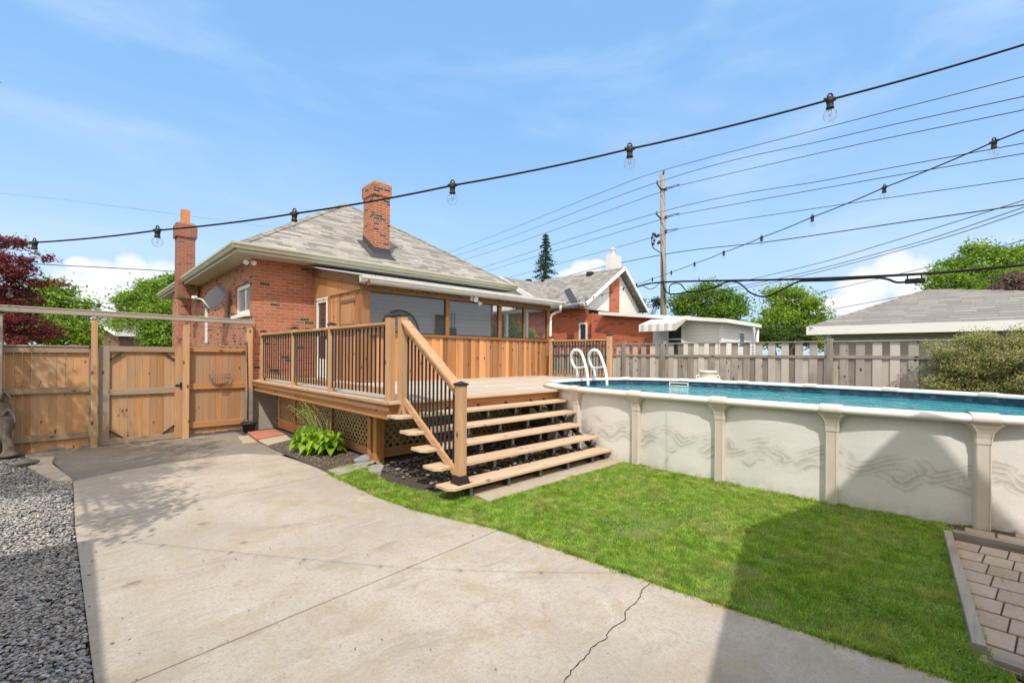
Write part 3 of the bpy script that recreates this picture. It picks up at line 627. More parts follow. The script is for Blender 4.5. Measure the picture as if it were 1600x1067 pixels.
MB().bar((5.95,.20,.02), (3.72,-.01,.02), .06, .09).build('timber_edging', wood('old_timber_x', (.48,.41,.33), (.2,.155,.12), (.56,.52,.46), 0, .7, False), bevel=.006, label='weathered timber edging between the lawn and the pavers', cat='timber edging')
MB().bar((5.955,.165,.025), (5.90,-3.2,.025), .08, .10).build('timber_edging', wood('old_timber_y', (.42,.36,.29), (.14,.11,.09), (.52,.48,.42), 1, .7, False), bevel=.006, label='weathered timber edging of the paver bed nearest the pool', cat='timber edging')
MB().bar((3.68,-.06,.0), (3.66,-3.2,.0), .07, .09).build('timber_edging', bpy.data.materials['old_timber_y'], bevel=.006, label='dirty timber edging at the near end of the paver bed', cat='timber edging')
# ------------------------------------------------------------------ house
HX, HY0, HXR, HYB = 3.03, 12.1, 10.72, 23.7
EX0, EX1, EY0, EY1, EZ = 2.56, 11.30, 11.5, 24.3, 4.13
h = thing('brick_house', 'single storey orange brick house with grey hip roof and two brick chimneys, behind the deck', 'house', (7.2, 17, -.15))
T = .25
# brick walls (with the window opening in the left wall)
WY0, WY1 = onx(367,440,HX)[1], onx(390,440,HX)[1]; WZ0 = onx(384,490,HX)[2]; WZ1 = onx(384,442,HX)[2]
WY0, WY1 = sorted((WY0, WY1)); print('win', WY0, WY1, WZ0, WZ1)
b = MB()
zb = .84
b.box((HX, HY0, zb), (HXR, HY0+T, 3.97))
b.build('rear_wall', BRICK, h)
b = MB()
b.box((HX, HY0+T, zb), (HX+T, WY0, 3.97)); b.box((HX, WY1, zb), (HX+T, HYB, 3.97)); b.box((HX, WY0, zb), (HX+T, WY1, WZ0)); b.box((HX, WY0, WZ1), (HX+T, WY1, 3.97))
b.box((HXR-T, HY0+T, zb), (HXR, HYB, 3.97)); b.box((HX+T, HYB-T, zb), (HXR-T, HYB, 3.97))
b.build('side_wall', BRICKS, h)
MB().box((HX-.02, HY0-.02, -.4), (HXR, HYB, zb-.003)).build('foundation', FOUND, h)
w = MB()
for a, c in (((HX+.06, WY0, WZ0), (HX+.16, WY0+.1, WZ1)), ((HX+.06, WY1-.1, WZ0), (HX+.16, WY1, WZ1)), ((HX+.06, WY0+.1, WZ0), (HX+.16, WY1-.1, WZ0+.1)), ((HX+.06, WY0+.1, WZ1-.1), (HX+.16, WY1-.1, WZ1)), ((HX+.09, (WY0+WY1)/2-.04, WZ0+.1), (HX+.15, (WY0+WY1)/2+.04, WZ1-.1))): w.box(a, c)
wf = w.build('window', WHITE, h); MB().box((HX+.115, WY0+.1, WZ0+.1), (HX+.125, WY1-.1, WZ1-.1)).build('pane', glass('pale_pane', (.30,.33,.36), .9, .05), wf)
MB().box((HX-.07, WY0-.05, WZ0-.09), (HX+.2, WY1+.1, WZ0-.002)).build('window_sill', WHITE, h, .01)
# hip roof
half = (EX1-EX0)/2; XR = EX0+half; YA = EY0+half; YB2 = EY1-half; ZR = 7.08; pit = (ZR-EZ)/half
b = MB()
c4 = [(EX0,EY0,EZ), (EX1,EY0,EZ), (EX1,EY1,EZ), (EX0,EY1,EZ)]; A = (XR, YA, ZR); B = (XR, YB2, ZR)
b.sheet([c4[0], c4[1], A]); b.sheet([c4[1], c4[2], B, A]); b.sheet([c4[2], c4[3], B]); b.sheet([c4[3], c4[0], A, B])
b.sheet([c4[3], c4[2], c4[1], c4[0]])
b.build('roof', ROOF, h)
# ridge and hip caps: overlapping folded shingle tabs
def ridgecap(b, p, q, w=.13, step=.2, pitch=None):
    p = Vector(p); q = Vector(q); L = (q-p).length; d = (q-p).normalized(); h = Vector((d.x, d.y, 0)).normalized(); sd = Vector((h.y, -h.x, 0))
    drop = .46 if d.z > .1 else .67
    for i in range(int(L/step)):
        s0 = p+d*(i*step); s1 = p+d*(i*step+step*1.15); u0 = Vector((0,0,.028)); u1 = Vector((0,0,.012))
        for s_ in (-1, 1):
            lat = (sd*s_+Vector((0,0,-drop))).normalized()*w
            q4 = [s0+u0, s1+u1, s1+u1+lat, s0+u0+lat]; t = Vector((0,0,-.010))
            b.add([v for v in q4]+[v+t for v in q4], [(0,1,2,3),(7,6,5,4),(3,2,6,7),(0,3,7,4)] if s_ > 0 else [(3,2,1,0),(4,5,6,7),(7,6,2,3),(4,7,3,0)])
b = MB()
for p, q in ((c4[0], A), (c4[1], A), (A, B)):
    ridgecap(b, p, q)
b.build('ridge_cap', ROOF, h)
MB().box((EX0+.03, EY0+.03, EZ-.175), (EX1-.03, EY0+.62, EZ-.15)).box((EX0+.03, EY0+.621, EZ-.175), (HX+.02, EY1-.03, EZ-.15)).build('soffit', SOFF, h)
# gutters with a rolled lip and the fascia behind
def gutter(p, q, out, mat, parent, wd=.12, ht=.12):
    p = Vector(p); q = Vector(q); o = Vector(out); z = Vector((0,0,1)); b = MB()
    prof = [(0, 0), (0, -ht), (wd*.55, -ht), (wd*.75, -ht*.6), (wd, -ht*.35), (wd, 0), (wd-.015, 0), (wd-.015, -ht*.3), (wd*.7, -ht*.5), (wd*.5, -ht+.01), (.01, -ht+.01), (.01, 0)]
    b.prism([tuple(p+o*a+z*c) for a, c in prof], tuple(q-p)); return b.build('gutter', mat, parent)
gutter((EX0-.1, EY0, EZ+.03), (EX1, EY0, EZ+.03), (0,-1,0), GUTG, h, .11, .14); gutter((EX0, EY0-.08, EZ+.03), (EX0, EY1, EZ+.03), (-1,0,0), GUTG, h, .11, .14)
MB().box((EX0+.001, EY0+.002, EZ-.18), (EX1, EY0+.03, EZ-.002)).box((EX0+.002, EY0+.031, EZ-.18), (EX0+.03, EY1, EZ-.002)).build('fascia', GUTG, h)
def chimney(x0, x1, y0, y1, z0, z1, mat, flue=None, top=.3, over=.03):
    b = MB(); b.box((x0,y0,z0), (x1,y1,z1-top)); 
    b.box((x0-over,y0-over,z1-top), (x1+over,y1+over,z1-.10)); b.prism([(x0-over,y0-over,z1-.10),(x1+over,y0-over,z1-.10),(x1+over,y1+over,z1-.10),(x0-over,y1+over,z1-.10)], (0,0,.02))
    c = b.build('chimney', mat, h)
    m = MB(); k = .06; m.add([(x0-over+.004,y0-over+.004,z1-.08),(x1+over-.004,y0-over+.004,z1-.08),(x1+over-.004,y1+over-.004,z1-.08),(x0-over+.004,y1+over-.004,z1-.08),(x0+k,y0+k,z1),(x1-k,y0+k,z1),(x1-k,y1-k,z1),(x0+k,y1-k,z1)], [(0,1,5,4),(1,2,6,5),(2,3,7,6),(3,0,4,7),(4,5,6,7)]); m.build('crown', mat, c)
    if flue: 
        f = MB(); cx, cy = (x0+x1)/2, (y0+y1)/2; f.box((cx-.12,cy-.12,z1+.002), (cx+.12,cy+.12,z1+flue)); f.build('flue', plain('clay_flue', (.52,.22,.11), .8, var=.2), c)
    return c
YC = 12.05
xa, xb = ony(584,400,YC)[0], ony(609,400,YC)[0]; zt = ony(588,281,YC)[2]; yb = onx(568,300,xa)[1]; zbm = ony(600,412,YC)[2]
print('chimney', xa, xb, YC, yb, zbm, zt)
chimney(xa, xb, YC, yb, 4.1, zt, BRICKC, None, .42, .035)
b = MB()   # flashing wedge round the foot
for k in (1,):
    zr = lambda y: EZ+pit*(y-EY0)
    o = .012; x0, x1, y0, y1 = xa-o, xb+o, YC-o, yb+o; up = .26
    b.add([(x0,y0,zr(y0)-.1),(x1,y0,zr(y0)-.1),(x1,y1,zr(y1)-.1),(x0,y1,zr(y1)-.1),(x0,y0,zr(y0)+up),(x1,y0,zr(y0)+up),(x1,y1,zr(y1)+up),(x0,y1,zr(y1)+up)],[(0,1,5,4),(1,2,6,5),(2,3,7,6),(3,0,4,7)])
    s = .13
    b.add([(x0-s,y0-s,zr(y0-s)+.015),(x1+s,y0-s,zr(y0-s)+.015),(x1+s,y1+s,zr(y1+s)+.015),(x0-s,y1+s,zr(y1+s)+.015),(x0,y0,zr(y0)+.10),(x1,y0,zr(y0)+.10),(x1,y1,zr(y1)+.10),(x0,y1,zr(y1)+.10)],[(0,1,5,4),(1,2,6,5),(2,3,7,6),(3,0,4,7)])
b.build('chimney_flashing', FLASH, h)
# far chimney with its breast standing off the left wall
cy0 = onx(303,430,2.55)[1]; cy1 = onx(277,430,2.55)[1]; cy0, cy1 = sorted((cy0, cy1)); zt2 = onx(290,347,2.55)[2]; print('far chimney', cy0, cy1, zt2)
cy0 = 18.4; xx0 = ony(277,430,cy0)[0]; xx1 = ony(305,430,cy0)[0]; zt2 = ony(290,347,cy0)[2]; print('far chimney b', xx0, xx1, zt2)
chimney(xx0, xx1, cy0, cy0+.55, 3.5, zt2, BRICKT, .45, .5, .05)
yb0 = onx(290,470,2.62)[1]
MB().box((2.66, 20.2, -.3), (HX-.003, 21.6, 3.9)).build('chimney_breast', BRICKS, h)
MB().box((2.98, onx(322,500,3.0)[1]-.07, 2.), (HX-.003, onx(322,500,3.0)[1]+.07, onx(320,482,3.0)[2])).build('downpipe', WPLAS, h)
# corner flood light under the eave
p = ony(391,407,11.95); fl = MB(); fl.lathe([(0,.05),(.05,.05),(.055,.02),(.0,.0)], (p[0]-.02,p[1]+.05,3.90), 16); 
fl = fl.build('flood_light', WPLAS, h)
for k in (-1, 1): MB().lathe([(0,-.09),(.028,-.085),(.035,-.03),(.062,.03),(.062,.045),(.05,.04),(0,.03)], (p[0]-.02+k*.07, p[1]-.04, 3.82), 18, axis=(k*.5,-1,-.7)).build('lamp_head', WPLAS, fl)
# ------------------------------------------------------------------ screened porch
PX0, PX1, PY = 4.50, 10.68, 9.42
po = thing('screened_porch', 'cedar porch with large screened openings and corrugated roof against the brick house', 'porch', (7.6, 10.8, 1.05))
DZ = 1.05
ZS, ZW = 2.12, 3.08
def zroof(y): return 3.36+(y-9.1)*.19
# board wall under the openings: alternating proud boards, random widths
b = MB(); x = PX0+.16; i = 0
while x < PX1-.02:
    w_ = random.choice([.10,.12,.14,.145]); w_ = min(w_, PX1-.02-x); off = .018 if i % 2 else 0
    b.box((x+.002, PY-.02-off, DZ), (x+w_-.002, PY+.0-off*.2, ZS-.02)); x += w_; i += 1
b.build('board_wall', PORCHB, po)
MB().box((PX0+.16, PY-.075, ZS-.02), (PX1, PY+.06, ZS+.045)).build('sill', PORCHX, po, .004)
MB().box((PX0-.02, PY-.05, ZW), (PX1+.06, PY+.06, ZW+.26)).build('header_beam', PORCHX, po, .004)
b = MB(); b.box((PX0-.03, PY-.06, DZ+.002), (PX0+.17, PY+.14, ZW-.002)); b.build('corner_post', PORCHB, po, .004)
xs_ = [onx_ for onx_ in [ony(p_, 500, PY)[0] for p_ in (698, 780, 818)]]
for k, xc in enumerate(xs_):
    MB().box((xc-.055 if k < 2 else xc-.03, PY-.045, ZS+.047), (xc+.055 if k < 2 else xc+.03, PY+.045, ZW-.002)).build('post', PORCHX, po, .004)
MB().box((PX1-.10, PY-.05, DZ+.002), (PX1+.02, PY+.06, ZW-.002)).build('post', PORCHB, po, .004)
edges = [PX0+.17]+xs_+[PX1-.10]
for k in range(4):
    x0, x1 = edges[k]+(.055 if 0 < k < 3 else (.03 if k == 3 else 0)), edges[k+1]-(.055 if k < 2 else .03 if k == 2 else 0)
    f = MB()
    if k < 4:
        t = .022; col = BRONZE
        f.box((x0,PY-.01,ZS+.047),(x1,PY+.02,ZS+.047+t)).box((x0,PY-.01,ZW-t),(x1,PY+.02,ZW-.002)).box((x0,PY-.01,ZS+.047+t),(x0+t,PY+.02,ZW-t)).box((x1-t,PY-.01,ZS+.047+t),(x1,PY+.02,ZW-t))
    fr = f.build('screen_frame', col, po); MB().sheet([(x0+.02,PY+.004,ZS+.06),(x1-.02,PY+.004,ZS+.06),(x1-.02,PY+.004,ZW-.02),(x0+.02,PY+.004,ZW-.02)]).build('screen', SCREEN, fr)
# right side: low wall, two openings
b = MB(); y = PY+.1
while y < HY0-.02: b.box((PX1-.03,y,DZ),(PX1,y+.115,ZS)); y += .12
b.build('side_board_wall', PORCHB, po)
for yy in (10.35, 11.3): MB().box((PX1-.09,yy-.05,ZS+.002),(PX1,yy+.05,ZW-.002)).build('post', WHITE, po)
MB().box((PX1-.09,PY+.07,ZW),(PX1,HY0-.01,ZW+.1)).build('side_beam', WHITE, po)
# left side wall with the door, boards and the sloping top board
dY0, dY1 = sorted((onx(487,470,PX0)[1], onx(514,470,PX0)[1])); print('door', dY0, dY1); dY1 = min(dY1, HY0-.2)
zd = onx(500,457,PX0)[2]
b = MB(); y = PY+.145
while y < dY0-.12:
    w_ = .13; b.box((PX0, y+.002, DZ), (PX0+.03+random.choice([0,.012]), min(y+w_, dY0-.12)-.002, zroof(y)-.25)); y += w_
b.build('side_board_wall', PORCHB, po)
# board hood above (long boards just below the roof)
b = MB(); y = PY+.02
while y < HY0-.02:
    y2 = min(y+.3, HY0-.01); b.add([(PX0-.03,y,ZW+.02-.0*y),(PX0-.03,y2-.003,ZW+.02),(PX0-.03,y2-.003,zroof(y2)-.2),(PX0-.03,y,zroof(y)-.2),(PX0-.002,y,ZW+.02),(PX0-.002,y2-.003,ZW+.02),(PX0-.002,y2-.003,zroof(y2)-.2),(PX0-.002,y,zroof(y)-.2)],[(0,3,2,1),(4,5,6,7),(0,1,5,4),(1,2,6,5),(2,3,7,6),(3,0,4,7)]); y = y2
b.build('gable_boards', W_Z, po)
MB().bar((PX0-.06, HY0-.005, zroof(HY0)-.13), (PX0-.06, PY-.02, zroof(PY)-.13), .035, .2).build('barge_board', PORCHY, po, .003)
MB().bar((PX0-.04, PY-.03, zroof(PY)-.13), (PX0-.04, PY-.42, zroof(PY-.4)-.13), .06, .15).build('rafter_end', PORCHY, po, .003)
MB().box((PX0-.035,dY1+.02,DZ),(PX0+.05,HY0-.01,ZW+.02)).build('corner_board', W_Z, po, .003)
MB().box((PX0-.035,dY0-.115,DZ),(PX0+.05,dY0-.005,ZW+.02)).build('corner_board', W_Z, po, .003)
d_ = MB(); zt_ = min(zd, ZW+.01)
d_.box((PX0-.045,dY0,DZ+.0),(PX0+.05,dY0+.07,zt_)).box((PX0-.045,dY1-.07,DZ),(PX0+.05,dY1,zt_)).box((PX0-.045,dY0+.07,zt_-.12),(PX0+.05,dY1-.07,zt_)).box((PX0-.035,dY0+.07,DZ+.02),(PX0+.04,dY1-.07,DZ+.5))
door = d_.build('door', WHITE, po, .003)
MB().box((PX0-.01,dY0+.07,DZ+.5),(PX0+.0,dY1-.07,zt_-.12)).build('pane', glass('door_glass', (.10,.06,.05), .75, .06), door)
MB().box((PX0-.07,dY0+.02,DZ+1.0),(PX0-.046,dY0+.05,DZ+1.12)).build('handle', BRONZE, door)
# little board-and-batten shutter on the side wall
sy0, sy1 = sorted((onx(535,480,PX0)[1], onx(556,480,PX0)[1])); sh = MB()
for k in range(4): sh.box((PX0-.035, sy0+(sy1-sy0)*k/4+.004, 2.15), (PX0-.008, sy0+(sy1-sy0)*(k+1)/4-.004, 3.0))
sh = sh.build('shutter', W_Z, po); [MB().box((PX0-.055,sy0-.02,z_b),(PX0-.036,sy1+.03,z_b+.07)).build('batten', PORCHY, sh) for z_b in (2.86, 2.3)]
# corrugated roof
_c = Mat('corrugated_sheet'); _c.col((.70,.71,.71)); _c.rough(.35); _t = _c.N.new('ShaderNodeBsdfTranslucent'); _t.inputs[0].default_value = (.8,.84,.9,1); _x = _c.N.new('ShaderNodeMixShader'); _x.inputs[0].default_value = .6
_c.L.new(_c.b.outputs[0], _x.inputs[1]); _c.L.new(_t.outputs[0], _x.inputs[2]); _c.L.new(_x.outputs[0], _c.N['Material Output'].inputs[0]); CORR = _c.m
n = 330; x0, x1 = PX0-.22, PX1+.30; xs2 = np.linspace(x0, x1, n*1); ph = (xs2-x0)/.076*2*np.pi
ztop = lambda y: zroof(y)+.012
V = []; 
for yy in (PY-.42, HY0-.01):
    for s_ in (0, -.006):
        for xx, a in zip(xs2, ph): V.append((xx, yy, ztop(yy)+.011*math.sin(a)+s_))
F_ = []
for i in range(n-1):
    F_.append((i, i+1, 2*n+i+1, 2*n+i)); F_.append((n+i, 3*n+i, 3*n+i+1, n+i+1)); F_.append((i, n+i, n+i+1, i+1))
npmesh('corrugated_roof', V, F_, CORR, True, po)
b = MB()
for xx in np.arange(PX0, PX1+.1, .62): b.bar((xx, PY-.30, zroof(PY-.3)-.055), (xx, HY0-.02, zroof(HY0)-.055), .04, .10)
b.build('rafters', PORCHY, po)
MB().box((PX0-.2, PY-.34, zroof(PY-.32)-.17), (PX1+.28, PY-.31, zroof(PY-.32)-.005)).build('fascia', GUTW, po)
gutter((PX0-.22, PY-.345, zroof(PY-.34)-.02), (PX1+.30, PY-.345, zroof(PY-.34)-.02), (0,-1,0), GUTW, po, .11, .12)
# interior: siding on the house wall, floor, ceiling line
MB().box((PX0+.05,HY0-.03,DZ),(PX1-.1,HY0-.004,3.85)).build('inner_siding', SIDB, po)
MB().tube([(PX1+.10,PY-.40,3.22),(PX1+.12,PY-.38,3.12),(PX1+.24,PY-.28,3.06),(PX1+.24,PY-.10,3.03),(PX1+.06,PY-.075,2.94),(PX1+.0,PY-.09,2.86),(PX1+.0,PY-.09,1.12)], .04, 12).build('downspout', WPLAS, po)
for xx in (PX0+.12, PX1-.02): pass
# things inside the porch
p = ony(625,503,12.0)
f = MB(); R_ = .62; cxx = ony(627,500,11.9)[0]
f.tube([(cxx-R_,11.95,1.1),(cxx-R_,11.95,2.35)]+[(cxx-R_*math.cos(a),11.95,2.35+R_*1.0*math.sin(a)) for a in np.linspace(.15,math.pi-.15,14)]+[(cxx+R_,11.95,2.35),(cxx+R_,11.95,1.1)], .035, 8)
f.tube([(cxx-R_,11.95,2.35),(cxx+R_,11.95,2.35)], .02, 6).tube([(cxx,11.95,1.1),(cxx,11.95,2.97)], .02, 6)
f.build('arched_frame', BLACK, label='black arched metal frame standing inside the screened porch', cat='frame')
x_ = [ony(a, 500, 11.98)[0] for a in (682,692)]; MB().box((x_[0],11.96,1.9),(x_[1]+.12,12.06,2.95)).build('wall_panel', DARK, bevel=.01, label='tall dark panel hanging on the porch inner wall left of the wooden post', cat='wall panel')
x_ = [ony(a, 500, 11.98)[0] for a in (704,713)]; MB().box((x_[0],11.96,1.9),(x_[1]+.0,12.06,2.55)).tube([(x_[0]+.05,12,2.55),(x_[0]+.05,12,3.05)],.012,6).tube([(x_[1]-.05,12,2.55),(x_[1]-.05,12,3.05)],.012,6).build('wall_panel', DARK, label='dark panel on two rods seen through the middle screen', cat='wall panel')
x_ = ony(734,530,11.)[0]; MB().box((x_-.25,10.9,1.9),(x_+.25,11.2,2.17)).box((x_-.22,10.95,1.05),(x_-.18,11.15,1.9)).box((x_+.18,10.95,1.05),(x_+.22,11.15,1.9)).build('side_table', WHITE, bevel=.01, label='white topped table inside the porch behind the middle screen', cat='table')
# flood light on the header beam
p = ony(737,468,PY-.06); lf = thing('security_light', 'white twin security light on the porch header beam', 'security light', (p[0],p[1],p[2]-.1))
MB().lathe([(0,0),(.06,0),(.06,.03),(.02,.045),(0,.045)], (p[0],p[1]+.01,p[2]+.02), 18, axis=(0,-1,0)).build('base', WPLAS, lf)
MB().lathe([(0,-.11),(.03,-.10),(.04,-.03),(.075,.04),(.075,.06),(.06,.05),(0,.03)], (p[0],p[1]-.13,p[2]), 18, axis=(.1,-1,-.25)).build('lamp_head', WPLAS, lf)
MB().lathe([(0,-.09),(.03,-.085),(.04,-.02),(.065,.03),(.05,.03),(0,.02)], (p[0]+.2,p[1]-.10,p[2]-.1), 18, axis=(.4,-.6,-.8)).build('lamp_head', WPLAS, lf)
# ------------------------------------------------------------------ deck
dk = thing('deck', 'raised cedar deck with lattice skirt and black balusters, between the house and the pool', 'deck', (7, 8, 0))
def pool_x(y, side, g=0.0):   # superellipse outline
    t = abs(y-PCY)/(PB+g)
    return None if t >= 1 else PCX+side*(PA+g)*(1-t**3)**(1/3)
PCX, PCY, PA, PB = 8.42, 2.6, 2.15, 3.9
b = MB(); y = 5.5
while y < 12.0:
    y2 = y+.14; x0, x1 = 3.0, 10.45
    if y > PY-.03: x1 = PX0+.02
    segs = [(x0, x1)]
    xl = [pool_x(v, -1, .0) for v in (y, y2)]; xr_ = [pool_x(v, 1, .0) for v in (y, y2)]
    if any(v is not None for v in xl):
        a = min(v for v in xl if v is not None)-.12; segs = [(x0, a)]
        c = max(v for v in xr_ if v is not None)+.1
        if c < x1-.1: segs.append((c, x1))
    for s0, s1 in segs:
        xx = s0
        while xx < s1-.01:
            x2 = min(xx+random.choice([3.0, 3.6, 4.2]), s1); x2 = s1 if s1-x2 < .5 else x2
            b.box((xx+.002, y+.003, DZ-.035), (x2-.002, y2-.003, DZ+random.uniform(-.0012,.0012))); xx = x2
    y = y2
b.build('decking', DECKM, dk, .003)
FZ = .80
fa = MB().box((3.0-.032, 5.47, DZ-.037), (3.0-.002, 11.98, DZ+.004)).build('edge_board', N_Y, dk, .004)
MB().box((3.03,5.53,FZ),(3.065,12.0,DZ-.038)).build('fascia_board', W_Y, dk, .004)
MB().box((2.99,5.50,FZ+.12),(3.028,12.02,DZ-.039)).build('fascia_board', wood('fascia_dark', (.47,.25,.12), (.3,.14,.06), (.3,.23,.17), 1, .35), dk, .004)
MB().box((3.07,5.535,FZ),(6.75,5.57,DZ-.038)).build('fascia_board', W_X, dk, .004)
MB().box((3.0,5.44,DZ-.037),(6.85,5.497,DZ+.002)).build('edge_board', T_X, dk, .004)
# lattice
def lattice(o, u, L, z0, z1, mat, parent, name='lattice_panel', w=.036, t=.006, sp=.088):
    o = Vector(o); u = Vector(u); nrm = Vector((u.y, -u.x, 0)); H_ = z1-z0; m = MB()
    for sg, off in ((1, 0), (-1, t+.001)):
        k = -H_ if sg > 0 else 0
        while k < L+(0 if sg > 0 else H_):
            # line a = k + sg*z
            if sg > 0: s0 = max(0, -k); s1 = min(H_, L-k)
            else: s0 = max(0, k-L); s1 = min(H_, k)
            if s1-s0 > .03:
                p = o+u*(k+sg*s0)+Vector((0,0,z0+s0-o.z))+nrm*off; q = o+u*(k+sg*s1)+Vector((0,0,z0+s1-o.z))+nrm*off
                m.bar(p, q, t, w, up=(q-p).cross(nrm))
            k += sp*1.414
    return m.build(name, mat, parent)
LX = 3.50
zl = lambda y: gz(0, y)+.08
lattice((LX, 6.62, zl(8)), (0,1,0), 3.9, zl(8)+.06, FZ+.06, LATM, dk)
lattice((LX, 11.62, zl(12)), (0,-1,0), .98, zl(12)+.05, FZ+.02, LATM, dk)
lattice((LX+.0, 6.62, .12), (1,0,0), 3.3, .20, FZ+.06, LATM, dk)
fr = MB(); fr.box((LX-.03,6.60,.02),(LX-.012,11.75,.15-.0)).build('skirt_board', W_Y, dk)
MB().box((LX-.03,6.60,FZ-.10),(LX-.012,10.5,FZ+.03)).build('skirt_board', LATM, dk)
MB().box((LX+.02,6.585,.04),(6.9,6.61,.20)).build('skirt_board', W_X, dk)
for yy in (8.5,): MB().box((LX-.04,yy-.05,0.0),(LX-.01,yy+.05,FZ)).build('support_post', W_Z, dk)
for yc, sx in ((6.62, .0), (6.74,-.02)): pass
MB().box((3.36,6.50,-.02),(3.50,6.62,FZ+.1)).build('support_post', W_Z, dk, .004)
MB().box((3.34,6.66,-.02),(3.47,6.76,FZ-.12)).build('support_post', W_Z, dk, .004)
for xx in (5.2, 6.8): MB().box((xx,6.62,-.05),(xx+.12,6.74,FZ+.1)).build('support_post', W_Z, dk)
b = MB()
for yy in np.arange(5.8, 12, .8): b.box((3.07, yy, FZ+.02), (PX0 if yy > 9.4 else (6.6 if yy < 6.8 else 10.3), yy+.04, DZ-.04))
b.build('joists', N_X, dk)
# lattice door
dy0, dy1 = 10.45, 11.62
fz0 = zl(11)-.03; g = MB()
g.box((LX-.035,dy0,fz0),(LX-.012,dy0+.12,FZ+.02)).box((LX-.035,dy1-.12,fz0),(LX-.012,dy1,FZ+.02)).box((LX-.035,dy0+.12,fz0),(LX-.012,dy1-.12,fz0+.14)).box((LX-.035,dy0+.12,FZ-.10),(LX-.012,dy1-.12,FZ+.02))
gd = g.build('lattice_door', W_Z, dk, .003)
MB().box((LX-.05,dy1-.02,.05),(LX-.034,dy1+.05,.12)).box((LX-.05,dy1-.02,.6),(LX-.034,dy1+.05,.67)).box((LX-.05,dy0+.02,.30),(LX-.034,dy0+.1,.36)).build('hinge', BLACK, gd)
# railings
def post(x, y, z0, z1, parent, w=.10, cap=True, name='post'):
    o = MB().box((x-w/2,y-w/2,z0),(x+w/2,y+w/2,z1)).build(name, N_Z, parent, .005)
    if cap:
        c = w/2+.012; MB().box((x-c,y-c,z1+.001),(x+c,y+c,z1+.022)).add([(x-c,y-c,z1+.022),(x+c,y-c,z1+.022),(x+c,y+c,z1+.022),(x-c,y+c,z1+.022),(x,y,z1+.05)],[(0,1,4),(1,2,4),(2,3,4),(3,0,4)]).build('post_cap', BRONZE, o)
    return o
def rail_bay(p, q, parent, zb_=.10, ztp=1.06, n=12, matr=None):
    p = Vector(p); q = Vector(q); d = (q-p).normalized(); m = matr
    MB().bar(p+Vector((0,0,ztp)), q+Vector((0,0,ztp)), .14, .036).build('top_rail', m, parent, .004)
    MB().bar(p+Vector((0,0,ztp-.068)), q+Vector((0,0,ztp-.068)), .038, .088).build('top_rail', m, parent, .003)
    MB().bar(p+Vector((0,0,zb_+.03)), q+Vector((0,0,zb_+.03)), .038, .088).build('bottom_rail', m, parent, .003)
    for i in range(n):
        t = (i+.5)/n; c = p.lerp(q, t); sd = Vector((0,0,1)).cross(d)*.028
        MB().box((c.x+sd.x-.0095,c.y+sd.y-.0095,p.z+zb_-.02),(c.x+sd.x+.0095,c.y+sd.y+.0095,p.z+ztp-.04)).build('baluster', BLACK, parent)
RX = 3.10
rl = MB(); 
ys_ = [onx(p_, 560, RX)[1] for p_ in (411,460,518,609.5)]; print('rail posts', ys_)
ys_ = [5.62 if i == 3 else v for i, v in enumerate(ys_)]
lr = post(RX, ys_[3], DZ-.0, 2.20, dk, .10, name='railing')
for v in ys_[:3]: post(RX, v, DZ, 2.17, lr, .095)
for i, n in ((0, 13), (1, 14), (2, 15)): rail_bay((RX, ys_[i+1]+.05, DZ), (RX, ys_[i]-.05, DZ), lr, n=n, matr=N_Y)
rr = post(10.30, 8.96, DZ, 2.20, dk, .11, name='railing'); post(10.30, 6.90, DZ, 2.22, rr, .11)
rail_bay((10.30, 6.96, DZ), (10.30, 8.90, DZ), rr, n=19, matr=N_Y)
# ------------------------------------------------------------------ stairs
st = thing('deck_stairs', 'wide open cedar stairs with a sloping rail, from the lawn up to the deck', 'stairs', (4.8, 4.6, 0))
TR = []
for k in range(1, 6):
    z = DZ-.175*k; yf = 5.5-.275*k; xr = pool_x(yf+.28, -1, .0); xr = (6.18, 6.25, 6.25)[k-3] if k > 2 else (pool_x(yf+.28, -1) or 6.6)-.10
    xl = 3.03 if k > 1 else 3.0
    TR.append((z, yf, xl, xr))
    c = .07
    MB().prism([(xl+c,yf,z-.038),(xr,yf,z-.038),(xr,yf+.285,z-.038),(xl,yf+.285,z-.038),(xl,yf+c,z-.038)], (0,0,.038)).build('tread', T_X, st, .005)
for xs3 in (3.38, 4.0, 4.6, 5.2, 5.8, 6.15):
    MB().bar((xs3, 4.22, .03), (xs3, 5.56, .03+.175/.275*1.34), .035, .07).build('stringer', BLACK, st)
    m = MB()
    for k, (z, yf, xl, xr) in enumerate(TR):
        if xs3 > xr: continue
        m.box((xs3-.02, yf+.05, z-.175 if k < 4 else .018), (xs3+.02, yf+.075, z-.04)); m.box((xs3-.02, yf+.076, z-.05), (xs3+.02, yf+.27, z-.04))
    m.build('riser_bracket', STEEL, st)
zb0 = TR[4][0]; nx, ny = RX+.17, 4.25
np_ = post(nx, ny, zb0+.001, 1.33, st, .105, name='newel_post')
MB().add([(nx-.085,ny-.085,zb0+.002),(nx+.085,ny-.085,zb0+.002),(nx+.085,ny+.085,zb0+.002),(nx-.085,ny+.085,zb0+.002),(nx-.06,ny-.06,zb0+.10),(nx+.06,ny-.06,zb0+.10),(nx+.06,ny+.06,zb0+.10),(nx-.06,ny+.06,zb0+.10)],[(0,1,5,4),(1,2,6,5),(2,3,7,6),(3,0,4,7)]).build('post_base', BRONZE, np_)
ux, uy = RX+.12, 5.49
post(ux, uy, .88, 2.21, st, .105, name='newel_post')
zt0, zt1 = 2.14, 1.27
MB().bar((ux, uy-.05, zt0), (nx, ny+.05, zt1+.03), .14, .036).build('hand_rail', N_Y, st, .004)
MB().bar((ux, uy-.05, zt0-.07), (nx, ny+.05, zt1-.04), .038, .088).build('hand_rail', N_Y, st, .003)
